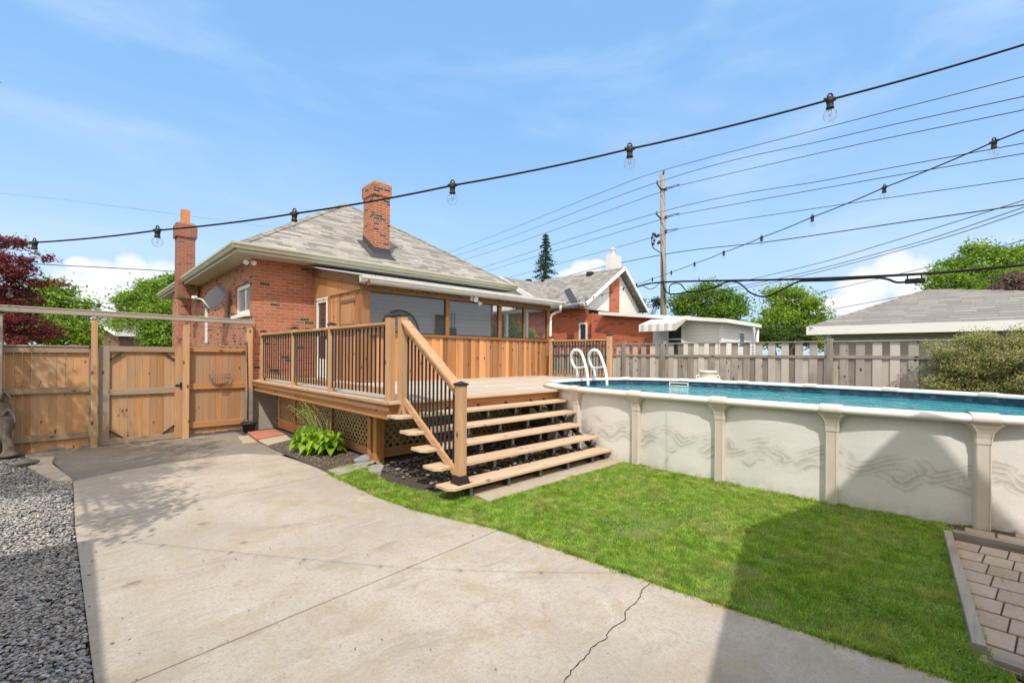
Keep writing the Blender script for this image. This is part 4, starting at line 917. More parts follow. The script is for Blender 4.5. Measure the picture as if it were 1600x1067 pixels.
MB().bar((ux, uy-.05, 1.06), (nx, ny+.05, .25), .038, .09).build('bottom_rail', N_Y, st, .003)
for i in range(14):
    t = (i+.5)/14; x = ux+(nx-ux)*t+.03; y = uy-.05+(ny+.05-uy+.05)*t
    MB().box((x-.0095,y-.0095,1.03+(.22-1.03)*t),(x+.0095,y+.0095,zt0-.07+(zt1-.04-zt0+.07)*t)).build('baluster', BLACK, st)
# ------------------------------------------------------------------ pool
pl = thing('above_ground_pool', 'oval above ground pool with pale printed wall panels, right of the deck', 'pool', (PCX, PCY, 0))
RZ = 1.14
def oval(g, n=160):
    out = []
    for i in range(n):
        a = 2*math.pi*i/n; c, s = math.cos(a), math.sin(a); e = 2/3
        out.append((PCX+(PA+g)*math.copysign(abs(c)**e, c), PCY+(PB+g)*math.copysign(abs(s)**e, s)))
    # resample evenly
    P = np.array(out+[out[0]]); L = np.r_[0, np.cumsum(np.linalg.norm(np.diff(P, axis=0), axis=1))]
    t = np.linspace(0, L[-1], n, endpoint=False); return np.stack([np.interp(t, L, P[:,0]), np.interp(t, L, P[:,1])], 1)
def ring(prof, name, mat, parent, smooth=True, n=160):   # prof: (offset outward, z)
    m = MB(); R = [oval(g, n) for g, z in prof]; vs = []; fs = []; K = len(prof)
    for j, (g, z) in enumerate(prof): vs += [(p[0], p[1], z) for p in R[j]]
    for j in range(K-1):
        for i in range(n): fs.append((j*n+i, j*n+(i+1)%n, (j+1)*n+(i+1)%n, (j+1)*n+i))
    m.add(vs, fs, smooth); return m.build(name, mat, parent)
ups = [(6.0,-1), (4.95,-1), (3.68,-1), (2.42,-1), (1.17,-1), (-.02,-1), (-.95,-1), (6.1,1), (4.9,1), (3.6,1), (2.35,1), (1.1,1), (-.1,1), (-.95,1)]
def bow(x, y):        # panels belly out a little between the uprights
    if x > PCX: return 0
    Y = sorted(a for a, s_ in ups if s_ < 0)
    for a, c in zip(Y, Y[1:]):
        if a <= y <= c: return .055*math.sin(math.pi*(y-a)/(c-a))
    return 0
m = MB(); O_ = oval(0, 400); O2 = oval(1., 400); vs = []; fs = []
for z in (-.05, .1, .35, .6, .85, 1.0, 1.09):
    for p, q in zip(O_, O2): n_ = (q-p)/np.linalg.norm(q-p); p2 = p+n_*bow(*p)*(1 if z < 1.05 else .4); vs.append((p2[0], p2[1], z))
for j in range(6):
    for i in range(400): fs.append((j*400+i, j*400+(i+1)%400, (j+1)*400+(i+1)%400, (j+1)*400+i))
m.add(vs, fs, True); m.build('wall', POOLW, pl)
ring([(-.02, 1.10), (-.02, .6)], 'liner', LINER, pl)
# top rail with rounded outer lip
rail = ring([(-.045, 1.085), (-.05, 1.115), (-.03, 1.135), (.05, 1.142), (.11, 1.135), (.145, 1.115), (.15, 1.085), (.135, 1.06), (.115, 1.055), (.11, 1.075), (.05, 1.085)], 'top_rail', POOLR, pl)
wv = oval(-.02, 120); MB().add([(x, y, .965) for x, y in wv], [tuple(range(120))]).build('water', WATER, pl)
# uprights, each with flared head and cap
O = oval(0, 800)
def near_pt(y, side=-1):
    x = pool_x(y, side) or PCX; i = int(np.argmin((O[:,0]-x)**2+(O[:,1]-y)**2)); p = O[i]; t = O[(i+4) % 800]-O[i-4]; t /= np.linalg.norm(t); n = np.array([t[1], -t[0]]); return p, t, n
for y, sd in ups:
    p, t, n = near_pt(y, sd)
    F2 = lambda a, o, z: (p[0]+t[0]*a+n[0]*o, p[1]+t[1]*a+n[1]*o, z)
    m = MB(); wb, wt, dp = .066, .066, .08
    prof = [(-.02, wb, dp), (.84, wt, dp), (.845, wt+.006, dp+.006), (.90, wt+.008, dp+.008), (.95, .08, .10), (.99, .10, .115), (1.02, .125, .13), (1.056, .165, .145)]
    vs = []; fs = []
    for z, a, o in prof: vs += [F2(-a, .004, z), F2(-a, o*.55, z), F2(-a*.85, o-.006, z), F2(-a*.70, o, z), F2(-a*.66, o-.006, z), F2(a*.66, o-.006, z), F2(a*.70, o, z), F2(a*.85, o-.006, z), F2(a, o*.55, z), F2(a, .004, z)]
    for i in range(len(prof)-1):
        for k in range(9): fs.append((i*10+k, (i+1)*10+k, (i+1)*10+k+1, i*10+k+1))
    m.add(vs, fs); u = m.build('upright', POOLP, pl)
    m = MB(); vs = []; cs = [(-.055,1.09),(-.06,1.125),(-.04,1.146),(.04,1.156),(.115,1.148),(.153,1.125),(.160,1.085),(.145,1.055),(.12,1.05)]
    As = [-.108,-.104,-.06,0,.06,.104,.108]
    for a in As:
        sc_ = 0.985 if abs(a) > .106 else 1
        for o, z in cs: vs.append(F2(a, o*sc_, 1.1+(z-1.1)*(sc_ if abs(a) > .16 else 1)))
    fs = [(i*9+k, i*9+k+1, (i+1)*9+k+1, (i+1)*9+k) for i in range(len(As)-1) for k in range(8)]
    m.add(vs, fs, True); m.build('rail_cap', POOLC, pl)
# skimmer mouth on the far wall
p0 = onx(1064,600,10.5); p, t, n = near_pt(p0[1], 1)
m = MB()
for a, z0, z1, a1 in ((-.22,.97,1.055,-.20), (.20,.97,1.055,.22), (-.20,1.035,1.055,.20), (-.20,.97,.985,.20)):
    q = [(p[0]+t[0]*s-n[0]*.035, p[1]+t[1]*s-n[1]*.035) for s in (a, a1)]; m.prism([(q[0][0],q[0][1],z0),(q[1][0],q[1][1],z0),(q[1][0],q[1][1],z1),(q[0][0],q[0][1],z1)], (-n[0]*.02,-n[1]*.02,0))
m.build('skimmer', WPLAS, pl)
# ladder
la = thing('pool_ladder', 'white pool ladder with two looped handrails at the deck end of the pool', 'ladder', (8.2, 6.3, 1.0))
def loop(pxs, D0, D1):
    pts = []
    for (x, y, s) in pxs: pts.append(at(x, y, D0+(D1-D0)*s))
    # smooth
    out = []
    P = [Vector(p) for p in pts]
    for i in range(len(P)-1):
        a = P[max(i-1,0)]; b_ = P[i]; c = P[i+1]; d = P[min(i+2,len(P)-1)]
        for tt in (0,.25,.5,.75):
            out.append(.5*((2*b_)+(c-a)*tt+(2*a-5*b_+4*c-d)*tt**2+(3*b_-a-3*c+d)*tt**3))
    out.append(P[-1]); return out
DL0, DL1 = 10.75, 10.0
L1 = [(902,589,0),(901,578,0),(897,572,0),(893,562,0),(893,553,.1),(897,547.5,.2),(903,547,.3),(908,551,.4),(912,561,.5),(916,575,.8),(918,588,1),(919,603,1)]
L1 = [(x, y, s) for x, y, s in L1]; ls = MB().tube(loop(L1, DL0, DL1), .032, 10).tube(loop([(898,574,0),(905,574.5,.3),(914,573,.75)], DL0, DL1), .022, 8).build('handrail', WPLAS, la)
L2 = [(x+27.5+(s*2), y+.2, s) for x, y, s in L1]; MB().tube(loop(L2, DL0, DL1), .032, 10).tube(loop([(925,574,0),(932,574.5,.3),(943,573,.75)], DL0, DL1), .022, 8).build('handrail', WPLAS, la)
a_, b_ = at(919,606,DL1), at(948.5,606,DL1)
m = MB()
for z in (.9, .65, .4): m.bar((a_[0],a_[1],z), (b_[0],b_[1],z), .12, .03)
m.build('ladder_step', WPLAS, la)
# sand filter behind the pool
fp = onx(1106,600,11.45)
ft = thing('pool_filter', 'cream dome topped pool filter tank behind the far pool rim', 'filter tank', (fp[0], fp[1], 0))
z5 = onx(1106,594,11.45)[2]; sc_ = 1.35
zb = onx(1106,597,11.45)[2]-.03
MB().lathe([(0,zb-.9),(.34,zb-.9),(.42,zb-.7),(.42,zb-.1),(.41,zb+.0),(.36,zb+.07),(.27,zb+.125),(.18,zb+.15)], (fp[0],fp[1],0), 28).build('tank', plain('filter_plastic', (.74,.70,.60), .4, var=.1), ft)
MB().lathe([(.19,zb+.15),(.19,zb+.27),(.215,zb+.275),(.225,zb+.30),(.2,zb+.32),(0,zb+.325)], (fp[0],fp[1],0), 24).build('valve_head', bpy.data.materials['filter_plastic'], ft)
for s_ in (-1, 1):
    c = np.array([fp[0],fp[1],zb+.15])+np.array([Rv[0],Rv[1],0])*s_*.25; m = MB().tube([c+np.array([Rv[0]*math.cos(a)*.045,Rv[1]*math.cos(a)*.045,math.sin(a)*.06]) for a in np.linspace(0,6.28,14)], .014, 6); m.build('handle', bpy.data.materials['filter_plastic'], ft)
# ------------------------------------------------------------------ left fence line: fence, gate, fence, arbour
FY = 12.0
def fx(px): return ony(px, 600, FY)[0]
gl = lambda: gz(0, FY)
zt_l = ony(70, 541, FY)[2]; zt_r = ony(340, 541, FY)[2]; print('left fence top', zt_l, zt_r)
zT = (zt_l+zt_r)/2
def fence_panel(root, x0, x1, ztop, zb_, nb, gaps=.006, yb=FY+.0, mat=FENCEL, rails=True):
    m = MB(); wv_ = (x1-x0)/nb
    for i in range(nb):
        m.box((x0+i*wv_+gaps/2, yb+.02+(.002 if i % 2 else 0), zb_+random.uniform(-.03,.03)), (x0+(i+1)*wv_-gaps/2, yb+.038+(.002 if i % 2 else 0), ztop-.02))
    m.build('boards', mat, root)
f1 = thing('wooden_fence', 'brown board fence section between the gnarled tree and the gate', 'fence', (fx(60), FY, gl()))
fence_panel(f1, fx(-70), fx(139), zT-.0, gl()+.0, 15, .004)
z_ = lambda py, px=90: ony(px, py, FY)[2]
for y0, y1 in ((543,551),(605,614),(677,687)): MB().box((fx(-70), FY-.035, z_(y1)), (fx(139), FY+.012, z_(y0))).build('rail', RAILG, f1, .004)
MB().box((fx(-70), FY-.05, z_(542)), (fx(139), FY+.07, z_(542)+.03)).build('cap_rail', RAILG, f1, .003)
g1 = thing('garden_gate', 'wooden gate with framed boards and a black latch, between the two fence sections', 'gate', (fx(215), FY, gl()))
gx0, gx1 = fx(154), fx(285); fence_panel(g1, gx0+.08, gx1-.08, z_(548,215), z_(688,215)+.02, 10, .005, FY-.01)
zg0, zg1 = z_(690,215)+.0, z_(541.5,215)
GW = wood('gate_frame', (.54,.33,.17), (.38,.2,.09), (.36,.29,.22), 2, .4, True, .15)
MB().box((gx0, FY-.045, zg0),(gx0+.16, FY+.0, zg1)).build('stile', wood('gate_stile_grey', (.42,.31,.22), (.3,.2,.13), (.38,.34,.3), 2, .8), g1, .004)
MB().box((gx1-.14, FY-.045, zg0),(gx1, FY+.0, zg1)).build('stile', GW, g1, .004)
for a_, b_ in ((zg1-.11, zg1), (zg0+.0, zg0+.12), ((zg0+zg1)/2-.0, (zg0+zg1)/2+.12)): MB().box((gx0+.162, FY-.04, a_),(gx1-.142, FY-.002, b_)).build('rail', RAILG, g1, .004)
for sx, xx in ((1, gx0+.16), (-1, gx1-.14)):
    for sz, zz_ in ((-1, zg1-.11), (1, zg0+.12)):
        MB().bar((xx, FY-.025, zz_+sz*.16), (xx+sx*.2, FY-.025, zz_), .02, .045, up=(0,1,0)).build('corner_brace', BRONZE, g1)
MB().box((gx1-.13,FY-.06,z_(603,285)),(gx1+.1,FY-.046,z_(600,285))).box((gx1-.05,FY-.075,z_(606,285)),(gx1-.02,FY-.046,z_(597,285))).build('latch', BLACK, g1)
f2 = thing('wooden_fence', 'orange board fence section between the gate and the house corner', 'fence', (fx(340), FY, gl()))
fence_panel(f2, fx(296), fx(385), z_(546,340), z_(672,340)-.02, 9, .004, FY, wood('fence_boards_orange', (.56,.275,.105), (.37,.155,.06), (.30,.24,.19), 2, .5, True, .3))
for y0, y1 in ((544,550),(598,607),(656,665)): MB().box((fx(296), FY-.035, z_(y1,340)), (fx(384), FY+.012, z_(y0,340))).build('rail', W_X, f2, .004)
MB().box((fx(294), FY-.05, z_(541.5,340)), (fx(386), FY+.07, z_(541.5,340)+.03)).build('cap_rail', RAILG, f2, .003)
ar = thing('garden_arbour', 'long weathered beam on slim posts above the fence and gate', 'arbour', (fx(200), FY, gl()))
for x0, x1 in ((-12,5),(141,152),(283,294),(382,392)):
    zt = ony(x0, 482+(x0)*.056+8, FY-.06)[2]; MB().box((fx(x0)+.01, FY-.15, gl()-.1), (fx(x1), FY-.055, zt)).build('post', N_Z if x0 > 0 else BEAMW, ar, .005)
pL, pR = ony(-120, 476, FY-.10), ony(396, 504.5, FY-.10)
MB().bar((pL[0], pL[1], pL[2]), (pR[0], pR[1], pR[2]), .20, .085).bar((pL[0], pL[1]-.0, pL[2]+.056), (pR[0], pR[1], pR[2]+.056), .22, .02).build('beam', BEAMW, ar, .004)
MB().box((fx(382)-.005,FY-.16,gl()-.1),(fx(392)+.005,FY-.05,ony(387,606,FY)[2])).build('post_base', OLDT, ar, .004)
# wire basket on the fence
bk = thing('wire_basket', 'grey wire basket rack hanging on the right fence section', 'basket', (fx(346), FY-.1, .8))
cx_, zc = fx(343), z_(590,343); m = MB()
for k, (r_a, zz_) in enumerate(((.20, zc+.08), (.20, zc+.0), (.14, zc-.13))):
    m.tube([(cx_-r_a*math.cos(a), FY-.04-r_a*.8*math.sin(a), zz_) for a in np.linspace(0, math.pi, 16)], .006, 6)
for a in np.linspace(.05, math.pi-.05, 12): m.tube([(cx_-.20*math.cos(a), FY-.04-.16*math.sin(a), zc+.08),(cx_-.20*math.cos(a), FY-.04-.16*math.sin(a), zc),(cx_-.14*math.cos(a), FY-.04-.11*math.sin(a), zc-.13),(cx_, FY-.045, zc-.16)], .0035, 5)
m.build('wire_frame', STEEL, bk)
# pot by the post
pp = ong(382, 672); pt = thing('plant_pot', 'black round plant pot standing by the fence post next to the house', 'pot', (pp[0]-.02, FY-.32, gl()))
MB().lathe([(0,gl()+.0),(.10,gl()+.0),(.15,gl()+.21),(.165,gl()+.21),(.17,gl()+.25),(.15,gl()+.25),(.14,gl()+.2),(0,gl()+.19)], (fx(383), FY-.34, 0), 24).build('pot', plain('pot_plastic', (.03,.03,.032), .5, var=.3), pt)
MB().tube([(fx(383)-.12,FY-.34,gl()+.23),(fx(383)-.1,FY-.30,gl()+.30),(fx(383),FY-.2,gl()+.30),(fx(383)+.02,FY-.17,gl()+.9),(fx(383),FY-.17,gl()+1.6),(fx(383)-.01,FY-.165,gl()+2.1)], .010, 6).build('hose', CABLE, pt)
# ------------------------------------------------------------------ grey fence on the right
GX = 12.4
gf = thing('grey_board_fence', 'weathered grey board on board fence running behind the pool', 'fence', (GX, 5, 0))
zt = onx(1200, 534, GX)[2]; zr2 = zt-.36; print('grey fence top', zt)
b = MB(); y = -2.5; i = 0
while y < 12.6:
    b.box((GX-.03, y, -.1), (GX-.012, y+.158, zt-.03)) if i % 2 else b.box((GX-.008, y-.03, -.1), (GX+.010, y+.175, zt-.36))
    y += .146; i += 1
b.build('boards', GREYW, gf)
for z0, z1, o in ((zt-.03, zt, .07), (zt-.40, zt-.33, .045)): MB().box((GX-o, -2.6, z0), (GX+o+.02, 12.6, z1)).build('rail', GREYY, gf, .004)
MB().box((GX+.012, -2.6, .3), (GX+.05, 12.6, .4)).build('rail', GREYY, gf)
for px in (1066-30, 1297, 1590, 975): 
    yy = onx(px, 540, GX-.05)[1]; MB().box((GX-.09, yy-.055, -.1), (GX+.03, yy+.055, zt+.05)).build('post', GREYW, gf, .005)
for yy in (11.2,): MB().box((GX-.09, yy-.055, -.1), (GX+.03, yy+.055, zt+.05)).build('post', GREYW, gf, .005)
# ------------------------------------------------------------------ neighbour's brick bungalow
NX = 15.2
def nz_(px, py, X=NX): return onx(px, py, X)
nb = thing('neighbour_house', 'orange brick bungalow with white gables and white chimney beyond the grey fence', 'house', (19, 16, 0))
# gable end (faces -Y)
GYp = onx(905, 481, NX)[1]; apx = ony(966, 419, GYp); el_ = ony(905, 481, GYp); er_ = ony(1003, 481, GYp); print('gable', GYp, apx, el_, er_)
XL, XM, XRr, ZE, ZA = el_[0], apx[0], er_[0], (el_[2]+er_[2])/2, apx[2]
XRr = 2*XM-XL if XRr < XM+.5 else XRr
YF = GYp+22
b = MB(); o = .35
b.add([(XL-.0,GYp-o,ZE),(XM,GYp-o,ZA),(XM,YF,ZA),(XL,YF,ZE)], [(0,1,2,3)]).add([(XRr,GYp-o,ZE),(XM,GYp-o,ZA),(XM,YF,ZA),(XRr,YF,ZE)], [(0,3,2,1)])
b.add([(XL,GYp-o,ZE-.06),(XM,GYp-o,ZA-.06),(XM,YF,ZA-.06),(XL,YF,ZE-.06)], [(0,3,2,1)]).add([(XRr,GYp-o,ZE-.06),(XM,GYp-o,ZA-.06),(XM,YF,ZA-.06),(XRr,YF,ZE-.06)], [(0,1,2,3)])
b.build('roof', ROOFN, nb)
for e in ((XL, ZE), (XRr, ZE)): MB().bar((e[0],GYp-o-.02,e[1]-.06), (XM,GYp-o-.02,ZA-.06), .05, .13).build('barge_board', WHITE, nb)
MB().prism([(XL+.3,GYp,ZE-.2),(XRr-.3,GYp,ZE-.2),(XRr-.3,GYp,ZE+.1),(XM,GYp,ZA-.2),(XL+.3,GYp,ZE+.1)], (0,.2,0)).build('gable_wall', SIDW, nb)
MB().box((ony(955,450,GYp-.1)[0],GYp-.10,ZE-.3),(ony(968,450,GYp-.1)[0],GYp-.003,ZA-.52)).build('chimney_breast', BRICKN, nb)
cx0, cx1 = ony(952,400,GYp+.6)[0], ony(969,400,GYp+.6)[0]; zc1 = ony(960,399,GYp+.6)[2]
wc = MB().box((cx0,GYp+.5,ZA-.6),(cx1-.05,GYp+.80,zc1)).build('chimney', plain('white_render', (.68,.67,.64), .8, var=.12, sc=8), nb)
MB().lathe([(.10,zc1),(.10,zc1+.28),(.14,zc1+.29),(.14,zc1+.33),(.03,zc1+.37),(0,zc1+.42)], ((cx0+cx1)/2,GYp+.7,0), 14).build('flue_cap', WHITE, wc)
MB().box((cx0-.06,GYp+.42,ZA-.45),(cx1+.02,GYp+.84,ZA-.05)).build('flashing', FLASH, wc)
# cross gable facing the yard (faces -X)
ca = onx(783, 433, NX-.2); cbr = onx(832, 464, NX-.2); print('cross', ca, cbr); slope = (ca[2]-cbr[2])/(ca[1]-cbr[1]); 
cyA, czA = ca[1], ca[2]; dz_ = czA-ZE; hw = dz_/slope if slope > .1 else 3
xin = XL+(czA-ZE)/(ZA-ZE)*(XM-XL)
b = MB(); X0c = NX-.25
for s_ in (-1, 1):
    q = [(X0c, cyA, czA+.03), (X0c, cyA+s_*hw, ZE+.03), (XL+.02, cyA+s_*hw, ZE+.03), (xin+.3, cyA, czA+.03)]
    b.sheet(q if s_ > 0 else q[::-1])
    b.sheet([(a, c, d-.05) for a, c, d in (q if s_ < 0 else q[::-1])])
b.build('roof', ROOFN, nb)
for s_ in (-1, 1): MB().bar((X0c-.02, cyA+s_*hw, ZE-.06), (X0c-.02, cyA, czA-.06), .2, .05, up=(1,0,0)).build('barge_board', WHITE, nb)
MB().prism([(X0c+.3,cyA-hw+.3,ZE-.1),(X0c+.3,cyA+hw-.3,ZE-.1),(X0c+.3,cyA,czA-.25)], (.2,0,0)).build('gable_wall', SIDW, nb)
v0 = np.array([XL+.02, cyA-hw, ZE+.05]); 
for (px, py) in ((826,441),(848,440),(922,430)):
    d = ray(px, py); nrm = np.array([-(ZA-ZE), 0, XM-XL]); t = ((np.array([XL,0,ZE])-CP)@nrm)/(d@nrm); q = CP+d*t
    s_ = .13 if py != 440 else .07
    MB().box((q[0]-s_,q[1]-s_*1.1,q[2]-.1),(q[0]+s_,q[1]+s_*1.1,q[2]+.12+s_*.3)).build('roof_vent', BLACK, nb, .02)
p1 = nz_(886,452); 
d0 = ray(886,452); nrm = np.array([-(ZA-ZE), 0, XM-XL]); q0 = CP+d0*(((np.array([XL,0,ZE+.03])-CP)@nrm)/(d0@nrm)); d1 = ray(901,479); q1 = CP+d1*(((np.array([XL,0,ZE+.03])-CP)@nrm)/(d1@nrm))
MB().bar(q0, q1, .28, .03, up=nrm/np.linalg.norm(nrm)).build('valley_flashing', FLASH, nb)
# brick walls
XW = NX+.45
MB().box((XW, onx(926,530,XW)[1]-.3, -.2), (XW+.25, GYp+.02, ZE-.42)).box((XW, GYp+.021, -.2), (XW+.25, YF-1, ZE-.12)).build('brick_wall', BRICKN, nb)
gutter((XL, YF, ZE), (XL, GYp-.3, ZE), (-1,0,0), GUTW, nb, .12, .13)
MB().box((XL+.02, GYp-.3, ZE-.16), (XW, YF, ZE-.13)).build('soffit', SOFF, nb)
w0, w1 = onx(905,512,XW)[1], onx(918,512,XW)[1]; w0, w1 = sorted((w0, w1)); zw0, zw1 = onx(911,534,XW)[2], onx(911,504,XW)[2]
m = MB().box((XW-.03,w0,zw0),(XW-.003,w0+.08,zw1)).box((XW-.03,w1-.08,zw0),(XW-.003,w1,zw1)).box((XW-.03,w0+.08,zw1-.08),(XW-.003,w1-.08,zw1)).box((XW-.03,w0+.08,zw0),(XW-.003,w1-.08,zw0+.08)); wn = m.build('window', WHITE, nb); MB().box((XW-.012,w0+.08,zw0+.08),(XW-.004,w1-.08,zw1-.08)).build('pane', PANE, wn)
# flat-roofed addition towards the viewer
AX = NX+.15
ya0 = onx(1128,530,AX)[1]; yam = onx(1020,530,AX)[1]; zr0 = onx(935,487,AX-.35)[2]; zr1 = onx(1137,498,AX-.35)[2]; yr1 = onx(1137,498,AX-.35)[1]; yr0 = onx(935,487,AX-.35)[1]
print('addition', ya0, yam, yr0, yr1, zr0, zr1)
zs1 = lambda y: zr1+(zr0-zr1)*(y-yr1)/(yr0-yr1)
y925 = onx(924,530,AX)[1]
MB().prism([(AX,yam,-.2),(AX,y925,-.2),(AX,y925,min(ZE-.2,zs1(y925)-.05)),(AX,yam,min(ZE-.2,zs1(yam)-.05))], (.2,0,0)).build('brick_wall', BRICKN, nb)
xe = ony(1180,530,ya0)[0]
MB().prism([(AX,ya0,-.2),(AX,yam-.002,-.2),(AX,yam-.002,zs1(yam)-.05),(AX,ya0,zs1(ya0)-.05)], (.2,0,0)).build('siding_wall', SIDW, nb)
MB().box((AX+.202,ya0,-.2),(xe,ya0+.2,zs1(ya0)-.12)).build('siding_wall', SIDW, nb)
q = ony(1190,507,yr1)
MB().add([(AX-.35,yr1,zs1(yr1)),(AX-.35,yr0,zs1(yr0)),(q[0]+.0,yr0,zs1(yr0)-.1),(q[0],yr1,q[2]),(AX-.35,yr1,zs1(yr1)-.12),(AX-.35,yr0,zs1(yr0)-.12),(q[0]+.0,yr0,zs1(yr0)-.22),(q[0],yr1,q[2]-.12)], [(0,3,2,1),(4,5,6,7),(0,1,5,4),(1,2,6,5),(2,3,7,6),(3,0,4,7)]).build('flat_roof', WHITE, nb)
MB().box((AX-.03,ya0-.03,-.2),(AX-.002,ya0+.08,zs1(ya0)-.2)).build('corner_trim', WHITE, nb)
# door with awning, small window
dy0_, dy1_ = sorted((onx(1045,530,AX)[1], onx(1065,530,AX)[1])); zdt = onx(1055,508,AX)[2]
m = MB().box((AX-.03,dy0_-.08,0),(AX-.003,dy0_,zdt+.08)).box((AX-.03,dy1_,0),(AX-.003,dy1_+.08,zdt+.08)).box((AX-.03,dy0_,zdt),(AX-.003,dy1_,zdt+.08)); dn = m.build('door', WHITE, nb); MB().box((AX-.015,dy0_,.1),(AX-.004,dy1_,zdt)).build('pane', PANE, dn)
MB().box((AX-.025,dy0_,onx(1055,531,AX)[2]),(AX-.016,dy1_,onx(1055,529,AX)[2])).build('door_rail', WHITE, dn)
A1, A0 = onx(1080,494,AX)[1], onx(1024,497,AX)[1]; zA_ = onx(1050,495,AX)[2]; b = MB(); n_ = 16
AW = Mat('awning'); pw = AW.sep(AW.pos); AW.col(AW.mix(AW.math('GREATER_THAN', AW.math('FRACT', AW.math('MULTIPLY', pw[1], 3.4)), .55), (.74,.73,.69), (.50,.49,.46))); AW = AW.m
ox = AX-1.15; zo = onx(991,520,ox)[2]
A0b = A0; 
b.add([(AX-.01,A1,zA_),(AX-.01,A0b,zA_),(ox,A0b,zA_-.32),(ox,A1,zA_-.32)], [(0,1,2,3)]).add([(ox,A1,zA_-.32),(ox,A0b,zA_-.32),(ox-.01,A0b,zA_-.56),(ox-.01,A1,zA_-.56)], [(0,1,2,3)]).add([(AX-.01,A0b,zA_),(ox,A0b,zA_-.32),(ox-.01,A0b,zA_-.56)], [(0,1,2)]).add([(AX-.01,A1,zA_),(ox,A1,zA_-.32),(ox-.01,A1,zA_-.56)], [(0,2,1)])
b.build('awning', AW, nb)
sw0, sw1 = ony(1155,530,ya0)[0], ony(1161,530,ya0)[0]; m = MB().box((sw0-.06,ya0-.03,ony(1158,535,ya0)[2]-.1),(sw1+.06,ya0-.003,ony(1158,519,ya0)[2])); wn2 = m.build('window', WHITE, nb); MB().box((sw0,ya0-.04,ony(1158,535,ya0)[2]-.1),(sw1,ya0-.031,ony(1158,521,ya0)[2])).build('pane', PANE, wn2)
MB().tube([(q[0]-.1,yr1+.1,q[2]-.15),(q[0]-.16,yr1+.15,-.2)], .05, 8).build('downspout', WPLAS, nb)
# ------------------------------------------------------------------ neighbour's garage on the right
RXg = 16.0
ng = thing('neighbour_garage', 'tan garage with grey hip roof and white fascia behind the grey fence', 'garage', (19, -1, 0))
e1 = onx(1262,511,RXg); zE = e1[2]; apg = None
dA = ray(1450,452); XA_ = RXg+3.4; A_ = CP+dA*(XA_/dA[0]); y2 = -5.8; print('garage', e1, A_)
x2_ = RXg+6.5
b = MB(); cs_ = [(RXg,e1[1],zE),(RXg,y2,zE),(x2_,y2,zE),(x2_,e1[1],zE)]; Ap = tuple(A_)
A2 = (A_[0], A_[1]-.05, A_[2]-.005)
b.sheet([cs_[0],Ap,A2,cs_[1]][::-1] if False else [cs_[0],Ap,A2,cs_[1]]); b.sheet([cs_[3],Ap,cs_[0]]); b.sheet([cs_[1],A2,cs_[2]]); b.sheet([cs_[2],A2,Ap,cs_[3]]); b.sheet([cs_[0],cs_[1],cs_[2],cs_[3]])
b.build('roof', ROOFG, ng)
b = MB()
for p, q2 in ((cs_[0], Ap), (cs_[1], A2)): ridgecap(b, p, q2, .15, .3)
b.build('ridge_cap', ROOFG, ng)
zf = onx(1300,522,RXg)[2]
MB().box((RXg-.03, y2, zE-.24), (RXg-.002, e1[1]+.03, zE+.005)).box((RXg, e1[1]+.002, zE-.24), (x2_, e1[1]+.03, zE+.005)).build('fascia', WHITE, ng)
MB().box((RXg, y2, zE-.24), (RXg+.45, e1[1], zE-.215)).build('soffit', plain('garage_soffit', (.33,.31,.27), .6), ng)
MB().box((RXg+.42, y2+.3, -.2), (x2_-.4, e1[1]-.4, zE-.216)).build('wall', SIDT, ng)
MB().box((RXg+.40, e1[1]-.52, -.2), (RXg+.419, e1[1]-.38, zE-.24)).build('corner_trim', WHITE, ng)
# buildings standing behind and left of the viewer; they throw the two large shadows
e_ = np.array([.968,.252]); g_ = np.array([.252,-.968]); E0 = np.array([3.15,-.39]); zeG, wG, zaG = 3.2, 4.87, 6.26
gr = thing('garage', 'garage standing behind the viewer whose gable shadow falls on the lawn and pool wall', 'garage', (E0[0]-4, E0[1]-4, 0))
P_ = lambda a, c, z: (E0[0]-e_[0]*a+g_[0]*c, E0[1]-e_[1]*a+g_[1]*c, z)
MB().prism([P_(.0,.0,zeG),P_(.0,wG/2,zaG),P_(.0,wG,zeG)], (-e_[0]*8,-e_[1]*8,0)).build('roof', ROOFG, gr)
MB().prism([P_(.3,.3,-.1),P_(.3,wG-.3,-.1),P_(.3,wG-.3,zeG-.01),P_(.3,.3,zeG-.01)], (-e_[0]*7.4,-e_[1]*7.4,0)).build('wall', SIDT, gr)
sd_ = thing('shed', 'long wall of a neighbouring shed just left of the viewer, shading the gravel strip', 'shed', (-3, 0, 0))
MB().box((-4.6,-4,-.1),(-1.42,3.62,2.75)).build('wall', SIDT, sd_)
MB().box((-4.8,-4.2,2.751),(-1.32,3.80,2.88)).build('roof', ROOFG, sd_)
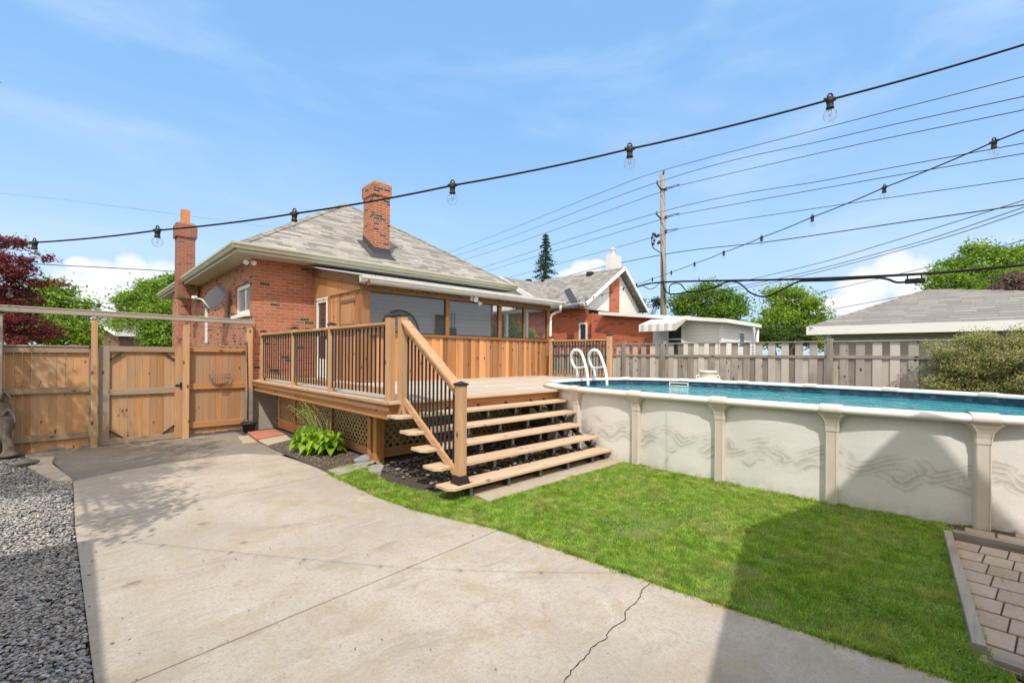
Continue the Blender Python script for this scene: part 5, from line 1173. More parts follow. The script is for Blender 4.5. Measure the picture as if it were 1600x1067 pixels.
# ------------------------------------------------------------------ small house far left
fh = at(215, 540, 34)
hs = thing('far_house', 'small brick house with grey roof and chimney seen over the gate between the trees', 'house', (fh[0], fh[1], 0))
def far(px, py, D): return at(px, py, D)
a0, a1 = far(185,540,33), far(262,540,36)
ux_ = (a1-a0); ux_[2] = 0; Lh = np.linalg.norm(ux_); ux_ /= Lh; vx_ = np.array([-ux_[1], ux_[0], 0])
zE2 = far(215,521,34)[2]; zR2 = far(200,505,34)[2]+.6
Q = lambda s, t, z: tuple(a0+ux_*s+vx_*t+np.array([0,0,z-a0[2]]))
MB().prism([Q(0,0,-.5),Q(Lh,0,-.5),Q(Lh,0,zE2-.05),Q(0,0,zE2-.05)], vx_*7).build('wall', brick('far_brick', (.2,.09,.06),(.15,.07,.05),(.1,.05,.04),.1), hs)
MB().add([Q(-.4,-.5,zE2),Q(Lh+.4,-.5,zE2),Q(Lh+.4,3.5,zR2),Q(-.4,3.5,zR2),Q(-.4,7.5,zE2),Q(Lh+.4,7.5,zE2)], [(0,1,2,3),(3,2,5,4)]).build('roof', ROOFN, hs)
MB().add([Q(-.42,-.5,zE2-.25),Q(-.42,-.5,zE2+.02),Q(-.42,3.5,zR2+.02),Q(-.42,7.5,zE2+.02),Q(-.42,7.5,zE2-.25),Q(-.42,3.5,zR2-.3)], [(0,1,2,5),(5,2,3,4)]).build('barge_board', WHITE, hs)
MB().prism([Q(-.4,-.52,zE2-.25),Q(Lh,-.52,zE2-.25),Q(Lh,-.52,zE2),Q(-.4,-.52,zE2)], -vx_*.03).build('gutter', WHITE, hs)
c_ = far(187,520,33.6); MB().box((c_[0]-.3,c_[1]-.3,1.5),(c_[0]+.3,c_[1]+.3,far(187,498,33.6)[2])).build('chimney', BRICKT, hs)
for s0 in (1.4, 3.2): wn3 = MB().prism([Q(s0,-.01,1.3),Q(s0+1,-.01,1.3),Q(s0+1,-.01,zE2-.35),Q(s0,-.01,zE2-.35)], -vx_*.04).build('window', WHITE, hs); MB().prism([Q(s0+.12,-.06,1.4),Q(s0+.88,-.06,1.4),Q(s0+.88,-.06,zE2-.45),Q(s0+.12,-.06,zE2-.45)], -vx_*.01).build('pane', PANE, wn3)
# ------------------------------------------------------------------ utility pole and wires
PD = 24
pb = at(1037, 555, PD); up_ = thing('utility_pole', 'tall weathered wooden utility pole behind the neighbour house carrying many wires', 'utility pole', (pb[0], pb[1], -.2))
zt = at(1035, 272, PD)[2]
MB().tube([(pb[0],pb[1],-.3),(pb[0]-.03,pb[1]+.03,6),(at(1035,272,PD)[0],at(1035,272,PD)[1],zt)], [.17,.15,.115], 14).build('pole', wood('pole_wood', (.27,.24,.21), (.17,.14,.11), (.34,.31,.28), 2, .7, False, .1), up_)
def ins(px, py, n_=1):
    p = at(px, py, PD-.15); MB().lathe([(.0,-.12),(.03,-.12),(.06,-.06),(.035,-.04),(.06,.0),(.035,.02),(.05,.06),(0,.10)], tuple(p), 10).build('insulator', plain('insulator', (.09,.08,.08), .4) if 'insulator' not in bpy.data.materials else bpy.data.materials['insulator'], up_)
for a in ((1037,268),(1027,285),(1041,295),(1026,333),(1041,339),(1041,361)): ins(*a)
for (a, c), (d_, e2) in (((1027,287),(1033,297)), ((1026,335),(1033,342)), ((1040,297),(1034,295))): MB().tube([at(a,c,PD-.12), at(d_,e2,PD-.12)], .04, 6).build('bracket', BLACK, up_)
r2 = random.Random(4); m = MB()
for k in range(12):
    p = at(1018+r2.uniform(0,14), 364+r2.uniform(0,18), PD-.2); m.lathe([(0,-.1),(.05,-.08),(.06,.03),(0,.1)], tuple(p), 8)
m.build('transformer_fittings', BLACK, up_)
def W3(pts, nseg=8):
    P = [Vector(at(*p)) for p in pts]; out = []
    for i in range(len(P)-1):
        a = P[max(i-1,0)]; b_ = P[i]; c = P[i+1]; d = P[min(i+2,len(P)-1)]
        for k in range(nseg):
            tt = k/nseg; out.append(.5*((2*b_)+(c-a)*tt+(2*a-5*b_+4*c-d)*tt**2+(3*b_-a-3*c+d)*tt**3))
    out.append(P[-1]); return out
MB().tube(W3([(1018,372,PD-.2),(1020,386,PD-.2),(1030,394,PD-.2),(1034,400,PD-.2),(1037,450,PD-.25),(1040,475,PD-.25)]), .025, 6).build('drop_cable', CABLE, up_)
wires = [
 ([(640,418,60),(780,365,44),(940,301,30),(1037,266,PD),(1300,197,18),(1600,120,13),(1900,40,11)], .020, 'topmost power wire, leaving the pole top insulator'),
 ([(640,424,60),(780,377,44),(1027,285,PD),(1300,217,18),(1600,151,13),(1900,86,11)], .020, 'second power wire from the top of the pole'),
 ([(640,432,60),(780,389,44),(1030,301,PD),(1041,295,PD),(1300,235,18),(1600,172,13),(1900,110,11)], .020, 'third power wire from the top of the pole'),
 ([(640,455,60),(780,410,44),(1026,333,PD),(1300,280,18),(1600,224,13),(1900,170,11)], .020, 'fourth power wire, upper one of the middle pair on the pole'),
 ([(640,460,60),(780,418,44),(1030,344,PD),(1041,339,PD),(1300,292,18),(1600,240,13),(1900,190,11)], .020, 'fifth power wire, lower one of the middle pair on the pole'),
 ([(700,462,58),(795,434,44),(1030,368,PD),(1041,361,PD),(1300,322,18),(1600,279,13),(1900,235,11)], .018, 'sixth wire on the pole, just under the middle pair'),
 ([(760,470,54),(888,431,36),(1036,398,PD),(1200,378,20),(1400,349,16),(1600,320,13),(1900,272,11)], .028, 'black cable on the pole at the height of its fittings'),
 ([(900,495,34),(1003,474,26),(1240,421,20),(1385,380,17),(1600,313,13),(1900,215,11)], .018, 'thin rising wire, uppermost of three that pass low behind the pole'),
 ([(900,500,34),(1003,479,26),(1110,457,22),(1240,430,19),(1430,380,16),(1600,324,13),(1900,222,11)], .018, 'thin rising wire, middle one of three that pass low behind the pole'),
 ([(900,504,34),(1003,482,26),(1110,461,22),(1250,432,19),(1447,380,16),(1600,331,13),(1900,228,11)], .018, 'thin rising wire, lowest of three that pass low behind the pole'),
 ([(1260,462,20),(1290,455,19),(1480,410,16),(1600,375,14),(1800,318,12)], .016, 'thin wire above the garage roof passing over the big tree'),
 ([(1290,486,21),(1303,483,20),(1441,457,18),(1520,440,16.6),(1600,422,15)], .018, 'service wire running down to the garage roof edge')]
for pts, rr_, lab in wires:
    MB().tube(W3(pts), rr_*.72, 5).build('power_wire', WIREM, label=lab, cat='wire', group='overhead wires on the utility pole')
cb = thing('communication_cable', 'thick black cable with hanging loops and a splice box, right of the pole', 'cable', tuple(at(1240,440,18)))
MB().tube(W3([(900,464,30),(985,450,26),(1036,441,PD-.2),(1240,436.5,18),(1440,428,15),(1600,414,13),(1900,385,11)]), .045, 6).build('cable', CABLE, cb)
MB().tube(W3([(1037,441,PD-.3),(1039,452,PD-.4),(1046,459,PD-.4),(1060,459,23),(1075,456,22.6),(1095,455,22),(1115,449,21.5),(1135,441,21),(1148,440,20.6),(1160,446,20.4),(1172,457,20),(1190,463.5,19.6),(1205,461,19),(1225,451,18.5),(1245,441,18),(1260,439,17.7),(1300,438,17),(1360,434,16.3),(1385,436,16),(1400,441,15.7),(1414,441,15.5)]), .038, 6).build('cable', CABLE, cb)
MB().tube(W3([(1046,459,PD-.4),(1046,448,PD-.4),(1053,443,PD-.4),(1063,444,23),(1070,452,23),(1075,456,22.6)]), .03, 6).build('cable', CABLE, cb)
MB().tube(W3([(1005,447,25),(1015,452,25),(1022,450,25),(1030,443,24.5)]), .02, 5).build('cable', CABLE, cb)
p0, p1 = at(1414,440,15.4), at(1446,438,15.1); MB().bar(p0, p1, .16, .16).build('splice_box', CABLE, cb, .03)
for a in (1418, 1440): MB().tube([at(a,437,15.3), at(a,429,15.2)], .02, 5).build('strap', CABLE, cb)
# wires on the left
MB().tube(W3([(-150,400,18),(45,412,16),(160,418,16),(278,424.5,18.5)]), .014, 5).build('power_wire', WIREM, label='service wire running to the far left chimney of the house', cat='wire')
MB().tube(W3([(-200,288,40),(0,302,38),(200,325,40),(430,356,60),(600,380,80)]), .016, 4).build('power_wire', plain('pale_wire', (.30,.36,.45), .6), label='faint thin wire crossing the sky above the far left chimney', cat='wire')
# ------------------------------------------------------------------ string lights
def bulb_master(name='bulb_socket', s=1.0):
    m = MB(); m.lathe([(0,.012),(.010,.012),(.012,.004),(.0155,.0),(.0155,-.012),(.0135,-.014),(.0135,-.034),(.016,-.036),(.016,-.041),(0,-.041)], (0,0,0), 14)
    m.tube([(-.024,0,.001),(-.012,0,.003)], .008, 8).tube([(.012,0,.003),(.024,0,.001)], .008, 8)
    m.tube([(.010*math.cos(a), 0, .014+.013*math.sin(a)) for a in np.linspace(-.3, 3.44, 10)], .0035, 6)
    return m
sock_me = bulb_master()
def glassm():
    prof = [(.011,-.041),(.013,-.046)]+[(.029*math.sin(a), -.072-.029*math.cos(math.pi-a)*-1*-1) for a in []]
    cz, R0 = -.070, .0285
    prof += [(R0*math.sin(a), cz+R0*math.cos(a)) for a in np.linspace(.5, math.pi, 14)]
    return MB().lathe(prof, (0,0,0), 18)
_proto = {}
def put_bulb(root, pos, scale=1.0, yaw=0):
    if 'sock' not in _proto:
        for k, mbx, mt in (('sock', sock_me, plain('socket_rubber', (.035,.032,.028), .6)), ('glass', glassm(), BULB)):
            me = bpy.data.meshes.new(k); me.from_pydata(mbx.v, [], mbx.f); me.polygons.foreach_set('use_smooth', [True]*len(mbx.f)); me.materials.append(mt); _proto[k] = me
        fm = MB().tube([(-.006,0,-.045),(-.004,0,-.066),(0,0,-.08),(.004,0,-.066),(.006,0,-.045)], .0009, 4); me = bpy.data.meshes.new('fil'); me.from_pydata(fm.v, [], fm.f); me.materials.append(STEEL); _proto['fil'] = me
    o = bpy.data.objects.new('bulb_socket', _proto['sock']); C.objects.link(o); o.parent = root; o.location = Vector(pos)-root.location; o.scale = (scale,)*3; o.rotation_euler = (0,0,yaw)
    g = bpy.data.objects.new('glass_bulb', _proto['glass']); C.objects.link(g); g.parent = o
    if scale > .7 and len(root.children) < 12: q = bpy.data.objects.new('filament', _proto['fil']); C.objects.link(q); q.parent = g
    return o
def string_light(name, label, bulbs, extra0, extra1, r, scale=1.0, sag=.01, group='string lights'):
    root = thing(name, label, 'string light', tuple(bulbs[0]), group)
    P = [np.array(p) for p in ([extra0] if extra0 is not None else [])+list(bulbs)+([extra1] if extra1 is not None else [])]
    pts = []
    for i in range(len(P)-1):
        for k in range(6):
            t = k/6; p = P[i]*(1-t)+P[i+1]*t; pts.append(p-np.array([0,0,sag*4*t*(1-t)]))
    pts.append(P[-1]); MB().tube(pts, r, 8).build('cable', CABLE, root)
    d = P[-1]-P[0]; yaw = math.atan2(d[1], d[0])
    for b_ in bulbs: put_bulb(root, b_, scale, yaw)
    return root
B1 = [at(x, y, D) for x, y, D in ((54,379,2.10),(246,360,1.96),(460,334,1.82),(707,290,1.70),(984,233,1.60),(1297,156,1.50))]
Bm1 = B1[0]+(B1[0]-B1[1])*1.0+np.array([0,0,.01]); Bm2 = Bm1+(B1[0]-B1[1]); Bp = B1[-1]+(B1[-1]-B1[-2])*1.0+np.array([0,0,.03])
string_light('string_light', 'nearest string light with large clear bulbs crossing the whole sky from left to right', [Bm2, Bm1]+B1+[Bp], Bm2+(B1[0]-B1[1])*3+np.array([0,0,.3]), Bp+(B1[-1]-B1[-2])*1.3+np.array([0,0,.1]), .0036, .74, .006)
b0 = at(1553,222,2.5); bE = np.array([10.9, 9.15, 3.30]); dv = bE-b0; Ls = np.linalg.norm(dv); nB = int(Ls/.66)
def s2(k):
    t = k*.66/Ls; p = b0+dv*t; return p-np.array([0,0,.32*4*t*(1-t)*.5])
string_light('string_light', 'string light running from the upper right corner down to the porch gutter', [s2(-1)]+[s2(k) for k in range(nB+1)], s2(-3), bE, .004, .85, .006)
g1_ = [at(x, y, D) for x, y, D in ((15,452,10.2),(85,466,11),(155,476,11.6))]
string_light('string_light', 'string light with a dark socket rising left above the gate beam', [g1_[2], g1_[0]], at(190,486,11.9), at(-120,430,9.5), .011, 1.9, .03)
def minis(label, pts, group='mini string lights', sc=.62, r=.004):
    return string_light('mini_string_light', label, pts, None, None, r, sc, .012, group)
xsb = np.linspace(PX0+.15, PX1-.05, 18); minis('string of small bulbs along the porch header beam', [(x_, PY-.075, ZW+.10) for x_ in xsb])
minis('string of small bulbs along the porch door hood', [(PX0-.05, y_, ZW-.04) for y_ in np.linspace(PY+.1, dY1, 6)])
minis('string of small bulbs along the left deck railing', [(RX-.06, y_, DZ+1.02) for y_ in np.linspace(7.9, 11.9, 7)]+[(HX+.05, 12.02, 2.35)])
minis('string of small bulbs hanging along the beam over the gate', [at(x_, 484+x_*.056+8, 11.3) for x_ in range(8, 396, 42)])
# ------------------------------------------------------------------ satellite dish
dc = at(337, 466, onx(345,480,2.75)@Fv if False else 12.2); print('dish', dc)
sd2 = thing('satellite_dish', 'grey satellite dish with a white feed arm on the left house wall', 'satellite dish', tuple(dc))
ax = Vector((-.80,-.42,.42)).normalized()
prof = [(.0,0)]+[(r_i, .30*r_i*r_i) for r_i in np.linspace(.05, .36, 8)]
dm = MB().lathe(prof, tuple(dc), 32, axis=ax).lathe([(.36,.30*.36**2),(.37,.045),(.362,.03)]+[(r_i, .30*r_i*r_i-.012) for r_i in np.linspace(.35, .02, 7)], tuple(dc), 32, axis=ax); dm.build('dish', plain('dish_grey', (.085,.083,.085), .4, .3, .4), sd2)
q_ = ax.to_track_quat('Z', 'Y'); low = Vector(dc)+q_ @ Vector((0,-.34,.03)); lows = [Vector(dc)+q_ @ Vector(v) for v in ((0,-.34,.03),(0,.34,.03))]; low = min(lows, key=lambda v: v.z)
lnb = Vector(at(303,465,11.9)); MB().tube([low, Vector(at(316,468,12.0)), lnb], .018, 8).build('feed_arm', WPLAS, sd2)
MB().lathe([(0,-.05),(.035,-.05),(.045,.0),(.045,.07),(0,.08)], tuple(lnb), 14, axis=(Vector(dc)-lnb)).bar(lnb+Vector((0,-.09,-.0)), lnb+Vector((0,.09,.03)), .05, .06).build('feed_horn', WPLAS, sd2)
back = Vector(dc)-ax*.06; foot = Vector((HX-.01, onx(357,493,HX)[1], onx(357,493,HX)[2])); MB().tube([back, back+Vector((.1,-.02,-.08)), foot], .022, 8).build('mast', WPLAS, sd2)
MB().box((foot.x-.01,foot.y-.08,foot.z-.12),(foot.x+.008,foot.y+.08,foot.z+.12)).build('wall_bracket', STEEL, sd2)
# small things on the left beyond the fence
v_ = at(20,532,12.5); MB().box((v_[0]-.12,v_[1]-.12,1.6),(v_[0]+.12,v_[1]+.12,v_[2]-.02)).box((v_[0]-.2,v_[1]-.2,v_[2]-.018),(v_[0]+.2,v_[1]+.2,v_[2]+.02)).box((v_[0]-.14,v_[1]-.14,v_[2]+.022),(v_[0]+.14,v_[1]+.14,v_[2]+.055)).box((v_[0]-.2,v_[1]-.2,v_[2]+.057),(v_[0]+.2,v_[1]+.2,v_[2]+.09)).build('vent_cap', WHITE, bevel=.01, label='small white louvred cap showing above the left fence under the red maple', cat='vent')
v_ = at(4,470,13.0); fl_ = thing('feeder_pole', 'white pole with a red arm standing left of the red maple foliage', 'pole', (v_[0],v_[1],-.15))
MB().tube([(v_[0],v_[1],-.15),(v_[0],v_[1],v_[2]-.05)], .03, 8).lathe([(0,-.1),(.08,-.09),(.11,0),(.08,.09),(0,.1)], tuple(v_), 14).build('pole', WPLAS, fl_); MB().tube([at(1,470,12.98), at(17,453,12.9)], .028, 8).build('arm', plain('red_arm', (.5,.13,.12), .5), fl_)
# ------------------------------------------------------------------ trees and plants
def leaves(name, cen, size, mat, parent, seed=1, up=.5, asp=.55, fold=.25):
    r = np.random.default_rng(seed); n = len(cen); s = size*r.uniform(.6, 1.3, n)
    d = r.normal(0, 1, (n, 3)); d[:,2] *= .6; d /= np.linalg.norm(d, axis=1)[:,None]
    nr = r.normal(0, 1, (n, 3)); nr[:,2] = np.abs(nr[:,2])+up; nr -= d*(nr*d).sum(1)[:,None]; nr /= np.linalg.norm(nr, axis=1)[:,None]+1e-9
    w = np.cross(d, nr); s = s[:,None]
    A = cen-d*s*.5; B = cen+w*s*asp*.5-nr*s*fold*.0+nr*s*.12; D = cen-w*s*asp*.5+nr*s*.12; E = cen+d*s*.5-nr*s*fold*.3
    V = np.stack([A, B, E, D], 1).reshape(-1, 3); k = np.arange(n)[:,None]*4
    return npmesh(name, V, np.concatenate([k+np.array([[0,1,2]]), k+np.array([[0,2,3]])]), mat, parent=parent)
def cloud(blobs, n, cl, spread, seed=1, shell=.55):
    r = np.random.default_rng(seed); vol = np.array([b[1][0]*b[1][1]*b[1][2] for b in blobs])**(2/3); pick = r.choice(len(blobs), max(1, n//cl), p=vol/vol.sum())
    c = np.array([blobs[i][0] for i in pick]); R_ = np.array([blobs[i][1] for i in pick]); d = r.normal(0, 1, (len(pick), 3)); d /= np.linalg.norm(d, axis=1)[:,None]
    rad = r.uniform(shell, 1.05, len(pick))[:,None]; cc = c+d*R_*rad
    sp = spread*r.uniform(.5, 1.4, len(pick)); idx = np.repeat(np.arange(len(pick)), cl)
    return cc[idx]+r.normal(0, 1, (len(idx), 3))*np.array([1,1,.6])*sp[idx][:,None], cc
def tree(name, label, cat, base, htrunk, blobs, n, size, mat, seed=1, cl=40, spread=.3, tr=.15, bark=BARK, group=None, limbs=26, lname='crown', ragged=7):
    base = np.array(base); t = thing(name, label, cat, tuple(base), group); r = np.random.default_rng(seed)
    sub_ = []
    for c_, R_ in blobs:
        sub_.append((np.array(c_), np.array(R_)*.72))
        for _ in range(ragged):
            d_ = r.normal(0, 1, 3); d_ /= np.linalg.norm(d_); sub_.append((np.array(c_)+d_*np.array(R_)*r.uniform(.6, 1.0), np.array(R_)*r.uniform(.18, .42)*np.array([1.1,1.1,.8])))
    P, cc = cloud(sub_, n, cl, spread, seed); leaves(lname, P, size, mat, t, seed)
    m = MB(); top = base+np.array([r.uniform(-.3,.3)*tr*4, r.uniform(-.3,.3)*tr*4, htrunk])
    m.tube([base+np.array([0,0,-.1]), base*.5+top*.5+np.array([tr*.6,0,0]), top], [tr*1.25, tr, tr*.8], 10)
    for i in r.choice(len(cc), min(limbs, len(cc)), replace=False):
        q = cc[i]; mid = top*.55+q*.45+r.normal(0, .12, 3)*np.linalg.norm(q-top)*.4; m.tube([top-np.array([0,0,.2]), mid, q], [tr*.5, tr*.28, tr*.07], 6)
    m.build('trunk', bark, t); return t
LFG = leaf('leaf_green', [(.06,.12,.018), (.11,.21,.03), (.18,.31,.05), (.28,.40,.08)])
LFG2 = leaf('leaf_bright', [(.08,.15,.02), (.15,.26,.035), (.25,.38,.055), (.36,.47,.10)])
LFD = leaf('leaf_dark', [(.025,.055,.015), (.05,.10,.02), (.10,.16,.035), (.15,.22,.05)])
LFR = leaf('leaf_maple', [(.06,.014,.025), (.13,.028,.045), (.25,.055,.07), (.34,.10,.09)], .4)
LFP = leaf('leaf_plum', [(.08,.045,.05), (.14,.08,.08), (.2,.13,.12), (.26,.2,.16)], .2)
LFS = leaf('spruce', [(.018,.04,.02), (.035,.075,.035), (.07,.12,.06)], .1)
LFB = leaf('bush_leaf', [(.11,.15,.05), (.20,.27,.08), (.31,.34,.13), (.42,.36,.20), (.56,.54,.36)], .25, 3., flower=(.05, (.55,.30,.20)))
def blobpx(lst):    # (px, py, D, rx_px, ry_px) -> blob
    out = []
    for px, py, D, rx, ry in lst: out.append((at(px, py, D), np.array([rx*D/FOC, rx*D/FOC, ry*D/FOC])))
    return out
# red maple on the left beyond the fence
mp = blobpx([(5,378,11.5,36,10),(28,382,11.5,14,6),(-40,395,11.5,50,30),(20,405,11.3,45,8),(66,402,11.6,16,5),(5,425,11.2,40,12),(40,418,11.6,24,5),(40,440,11.6,45,6),(15,455,11.4,45,9),(20,478,11.6,48,9),(25,500,11.6,52,9),(45,515,11.8,56,8),(10,530,11.5,60,10),(-50,460,11.5,60,60)])
bm_ = at(-40, 560, 12.5); tree('red_maple', 'dark red maple with layered branches above the left fence', 'tree', (bm_[0]-.6, bm_[1]+.3, -.2), 2.2, mp, 22000, .075, LFR, 3, 30, .085, .10, limbs=40, ragged=4)
# green trees on the left
def bt(px, D): q = at(px, 555, D); return (q[0], q[1], -.2)
tree('green_tree', 'bright green tree directly right of the red maple, above the left fence', 'tree', bt(95, 19), 2.2, blobpx([(85,455,19,30,22),(105,490,19,34,28),(60,480,19,40,30),(115,520,18.5,28,20),(75,520,18.5,40,22),(130,530,18.5,18,12)]), 15000, .15, LFG2, 5, 40, .24, .16)
tree('green_tree', 'broad green tree behind the gate, right beside the brick house wall', 'tree', bt(235, 24), 2.5, blobpx([(232,462,24,34,24),(205,480,24,26,20),(250,490,24,32,26),(228,505,23.5,40,22),(262,520,23.5,26,26),(240,535,23,26,12),(200,470,24,16,10)]), 17000, .17, LFG2, 6, 40, .27, .2)
tree('green_tree', 'dark low tree between two fence posts, left of the small far house', 'tree', bt(165, 38), 1.5, blobpx([(160,520,38,24,22),(185,515,38,22,18),(150,535,38,20,14)]), 6000, .24, LFD, 7, 30, .35, .2)
tree('green_tree', 'sparse grey green tree over the brick house, seen between its eave and the gate beam', 'tree', bt(262, 30), 2.5, blobpx([(265,445,30,14,14),(270,470,30,16,16)]), 2500, .2, LFG, 8, 30, .3, .15)
# trees beyond the pole
tree('green_tree', 'round green tree behind the white addition, just right of the utility pole', 'tree', bt(1105, 52), 4, blobpx([(1080,472,52,26,20),(1100,462,52,30,18),(1125,470,52,26,20),(1150,480,52,18,18),(1070,485,52,16,12),(1120,490,52,40,16)]), 15000, .30, LFG, 9, 36, .5, .3)
tree('green_tree', 'full bright green tree between the white addition and the tan garage', 'tree', bt(1245, 34), 3, blobpx([(1240,470,34,34,26),(1210,485,34,28,24),(1270,490,34,28,22),(1235,510,34,50,22),(1195,500,33,20,18),(1285,500,34,22,12),(1215,460,34,18,12),(1290,530,32,40,14),(1235,532,32,40,14),(1330,530,32,30,12)]), 19000, .22, LFG2, 10, 40, .33, .3)
tree('green_tree', 'low shrubby tree showing between the white addition and the garage fascia', 'tree', bt(1215, 27), 1.2, blobpx([(1205,523,27,22,14),(1240,524,27,26,12),(1262,528,27,18,10)]), 6000, .16, LFD, 20, 30, .22, .12)
tree('big_tree', 'large leafy tree towering over the garage roof at the right edge', 'tree', bt(1560, 34), 4, blobpx([(1500,425,34,36,28),(1540,405,34,40,24),(1590,400,34,44,26),(1475,440,33,26,16),(1520,450,33,50,18),(1600,440,33,50,26),(1650,420,34,60,50),(1560,432,33,46,24)]), 26000, .24, LFG2, 11, 44, .34, .4)
tree('plum_tree', 'dusky purple leaved small tree above the right end of the garage roof', 'tree', bt(1585, 24), 3, blobpx([(1575,455,24,26,14),(1605,448,24,30,18),(1555,462,24,14,8)]), 6000, .13, LFP, 12, 26, .2, .12)
# spruce
sp_ = thing('spruce_tree', 'tall narrow dark spruce standing behind the neighbour roof', 'tree', bt(851, 50)); r = np.random.default_rng(2); pts = []
zt_s = at(851,364,50)[2]; base_ = np.array(bt(851,50)); m = MB().tube([base_, base_*[1,1,0]+np.array([0,0,zt_s])], [.28,.03], 8); pw_ = []
for z in np.arange(5.0, zt_s-.2, .33):
    fr_ = (zt_s-z)/(zt_s-5.0); Lb = .25+2.35*fr_**.9*r.uniform(.75,1.15)
    for k in range(9):
        a = r.uniform(0,6.28); L_ = Lb*r.uniform(.6,1.1); e = np.array([math.cos(a)*L_, math.sin(a)*L_, -L_*.28+.12*L_**2*.5])
        n_ = int(26*L_+8); t = r.uniform(.12,1,n_)[:,None]; pts.append(base_*[1,1,0]+np.array([0,0,z])+e*t+r.normal(0,.09,(n_,3))*np.array([1,1,.7])-np.array([0,0,.12])*t)
leaves('crown', np.concatenate(pts), .24, LFS, sp_, 4, .2, .35); m.build('trunk', BARK, sp_)
sp2 = bt(1005, 70); tree('spruce_tree', 'tiny dark treetop just left of the utility pole foot', 'tree', sp2, 5, blobpx([(1002,474,70,4,9),(1028,474,70,5,6)]), 700, .4, LFS, 14, 20, .4, .1)
# bush behind the pool
bx = lambda px, py, D, r_: (at(px, py, D), np.array([r_, r_, r_*.8]))
bb = [bx(1480,575,8.7,.42),(at(1530,560,8.4),np.array([.5,.5,.42])),bx(1585,560,8.2,.55),bx(1500,610,8.6,.5),bx(1560,610,8.2,.5),bx(1610,600,8.0,.5),bx(1640,560,7.9,.6),bx(1470,620,8.8,.35),bx(1540,530,8.5,.2),bx(1600,530,8.2,.25),bx(1475,548,8.7,.28),bx(1510,535,8.6,.25)]
tree('flowering_bush', 'dense olive and pinkish bush in front of the grey fence beyond the pool', 'bush', (at(1540,600,8.6)[0], at(1540,600,8.6)[1], -.05), .7, bb, 42000, .040, LFB, 15, 30, .075, .05, limbs=60, lname='foliage')
# shrub seen through the porch side opening, in the neighbour's side yard
q = at(790,520,16.5); tree('garden_shrub', 'leafy green shrub seen through the porch side screens', 'bush', (q[0], q[1], -.1), 1.2, [(at(775,522,16.5),np.array([.4,.4,.45])),(at(800,520,16.3),np.array([.45,.45,.5])),(at(822,526,16),np.array([.35,.35,.35])),(at(808,480,16),np.array([.2,.2,.35]))], 6000, .09, LFG2, 16, 24, .1, .05, lname='foliage')
# gnarled tree at the left edge; its crown hangs out of the picture to the left and shades the drive
gt = thing('gnarled_tree', 'grey gnarled trunk at the left edge in front of the fence, rooted in the gravel', 'tree', tuple(ong(15,705)))
m = MB(); D_ = onz(15,700,-.1)@Fv; TP = [(15,712),(14,700),(10,680),(13,660),(8,640),(-2,620),(-12,600)]
m.tube(W3([(a, c, 7.9) for a, c in TP]+[(-60,520,7.7),(-120,400,7.2),(-200,250,6.5)], 3), [.14,.115,.09,.075,.07,.065,.062,.06,.085,.085,.085,.08,.08,.08,.08,.08,.08,.08,.07,.07,.07,.06,.06,.06,.05,.05,.05,.04], 12)
m.tube(W3([(6,650,7.85),(14,640,7.8),(22,650,7.75),(24,660,7.7)], 4), [.035,.033,.03,.028,.026,.024,.024,.02,.018,.015,.012,.01,.01], 8)
m.tube(W3([(2,625,7.85),(8,612,7.8),(14,618,7.75),(19,624,7.7)], 4), [.04,.035,.03,.028,.024,.02,.018,.015,.012,.01,.01,.01,.01], 8)
m.tube(W3([(-10,720,7.8),(-4,700,7.85),(-6,670,7.85),(-3,640,7.9)], 4), [.07,.065,.06,.055,.05,.05,.045,.045,.04,.04,.04,.035,.03], 8)
m.build('trunk', BARKG, gt)
CR = [((-2.2,6.6,4.3),(1.3,1.3,.5)),((-1.9,8.0,4.6),(1.0,1.0,.5)),((-2.9,7.4,5.1),(1.4,1.4,.6)),((-1.75,5.4,3.9),(.75,.8,.35)),((-1.6,9.0,3.6),(.65,.9,.4)),((-3.4,5.6,4.6),(1.2,1.2,.6)),((-1.45,6.9,3.7),(.55,.7,.3)),((-2.6,9.2,4.9),(1.1,1.,.5)),((-1.25,4.7,3.6),(.55,1.2,.3)),((-1.85,6.3,6.4),(.75,1.2,.45)),((-1.2,4.0,3.2),(.45,.6,.25)),((-2.3,5.0,6.),(1.,1.2,.5))]
P, cc = cloud([(np.array(a), np.array(c)) for a, c in CR], 24000, 30, .12, 17, .2); leaves('crown', P, .085, LFG, gt, 17)
m = MB(); 
for q in cc[::14]: m.tube([np.array([-1.6,7.6,3.0]), (np.array([-1.6,7.6,3.0])+q)/2+np.array([0,0,.1]), q], [.05,.03,.01], 6)
m.tube([np.array(at(-200,250,6.5)), np.array([-1.6,7.6,3.0])], [.06,.05], 8); m.build('branches', BARKG, gt)
# hosta with flower stalks beside the lattice
def leafblade(m, base, az, L, w, rise, droop, n=7):
    d = np.array([math.cos(az), math.sin(az), 0]); s = np.array([-math.sin(az), math.cos(az), 0]); vs = []; fs = []
    for i in range(n+1):
        t = i/n; c = base+d*L*t+np.array([0,0,rise*math.sin(min(1,t*1.15)*math.pi*.62)*1.0-droop*t**2.4]); ww = w*(math.sin(math.pi*min(1, max(.0, (t-.18)/.82))**.85)**.8 if t > .18 else .06)
        up_v = np.array([0,0,.32*ww]); vs += [c+s*ww*.5+up_v, c+s*ww*.25+up_v*.25, c, c-s*ww*.25+up_v*.25, c-s*ww*.5+up_v]
    for i in range(n):
        for k in range(4): fs.append((i*5+k, i*5+k+1, (i+1)*5+k+1, (i+1)*5+k))
    m.add(vs, fs, True)
LFH = leaf('hosta_leaf', [(.12,.26,.02), (.22,.38,.03), (.34,.48,.06)], .35, 2., .4)
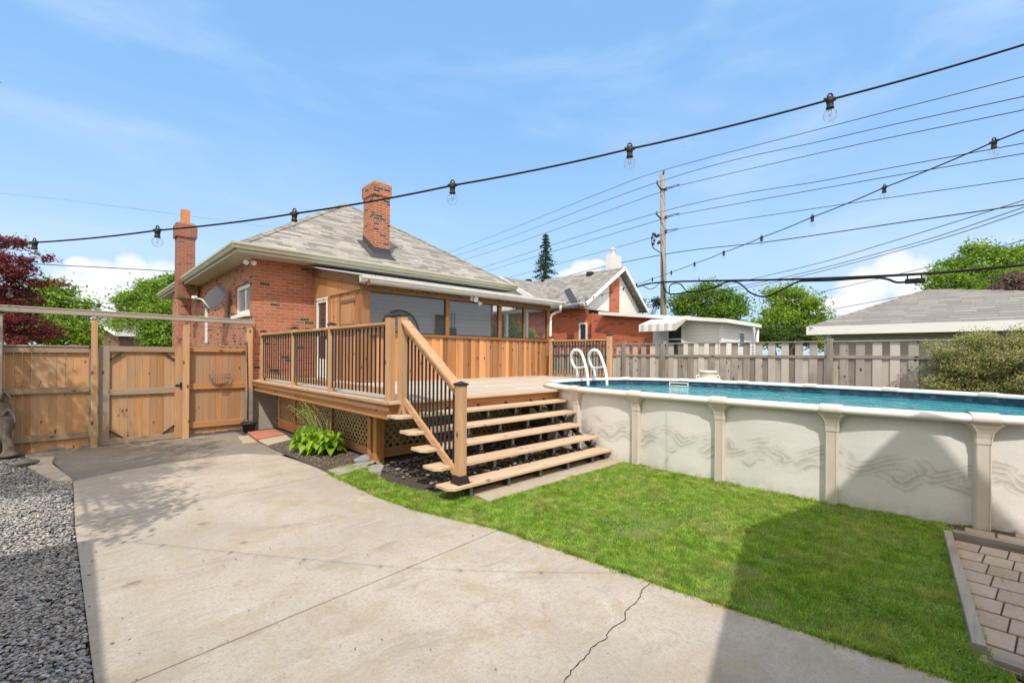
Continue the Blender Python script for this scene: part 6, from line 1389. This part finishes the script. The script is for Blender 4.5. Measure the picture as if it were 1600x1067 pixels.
hp = onz(503, 705, -.01); hst = thing('hosta_plant', 'bright lime green leafy hosta with pale flower stalks beside the lattice skirt', 'plant', (hp[0], hp[1], 0)); m = MB(); r = random.Random(5)
hc = [(-.05,.38),(.0,0.),(.02,-.34),(-.14,.18),(-.12,-.14),(.05,.64),(.08,.2),(-.16,.42)]
for cx3, cy3 in hc:
    for k in range(46):
        tier = k/46; az = r.uniform(0, 6.28); L_ = r.uniform(.17,.29)*(1-.25*tier); leafblade(m, np.array([hp[0]+cx3+r.uniform(-.05,.05), hp[1]+cy3+r.uniform(-.05,.05), .02]), az, L_, r.uniform(.11,.165), .09+.25*tier, .13*(1-tier*.5))
m.build('leaves', LFH, hst); m = MB(); STK = leaf('stalk', [(.2,.3,.06),(.35,.42,.12)], .2)
for k in range(17):
    b0_ = np.array([hp[0]+r.uniform(-.1,.1), hp[1]+r.uniform(-.2,.7), .2]); az = r.uniform(1.2, 3.6); L_ = r.uniform(.15,.45); hgt = r.uniform(.45,.75)
    pts = [b0_+np.array([math.cos(az)*L_*t**1.6, math.sin(az)*L_*t**1.6, hgt*(t-.12*t**4)]) for t in np.linspace(0,1,8)]; m.tube(pts, [.006]*6+[.005,.003], 5)
    for q in pts[-3:]:
        for j in range(5): leafblade(m, q, r.uniform(0,6.28), .035, .02, .01, .01, 3)
m.build('flower_stalks', STK, hst)
# weeds and twigs
for lab, px, py, n_, hh in [('small tuft of weeds at the foot of the bottom stair tread', 718, 772, 160, .07)]:
    p = onz(px, py, 0); rr2 = np.random.default_rng(px); x = rr2.normal(p[0], .10, n_); y = rr2.normal(p[1], .08, n_); grass_blades('weeds', x, y, np.zeros(n_), hh, .006, GRASS, 5, label=lab, cat='weeds')
# fallen leaves and twigs on the concrete
m = MB(); r = random.Random(8); cenl = []
for k in range(90): cenl.append([r.uniform(.2,3.0), r.uniform(1.3,8.2), .008+r.uniform(0,.006)])
LT = leaf('litter', [(.10,.05,.02),(.2,.12,.05),(.12,.14,.03)], .1); o_ = leaves('leaf_litter', np.array(cenl), .016, LT, None, 9, 3.); tag(o_, 'scattered tiny dry leaves on the concrete driveway', kind='stuff')

LTC = leaf('clover_leaf', [(.10,.20,.03),(.16,.30,.05)], .2); o_ = leaves('clover', np.stack([CLOVER[0], CLOVER[1], np.random.default_rng(1).uniform(.015,.03,len(CLOVER[0]))], 1), .022, LTC, None, 19, 3., .9); tag(o_, 'small clover patches in the lawn', kind='stuff')
for o in bpy.data.objects:
    if '_o' in o.keys(): del o['_o']
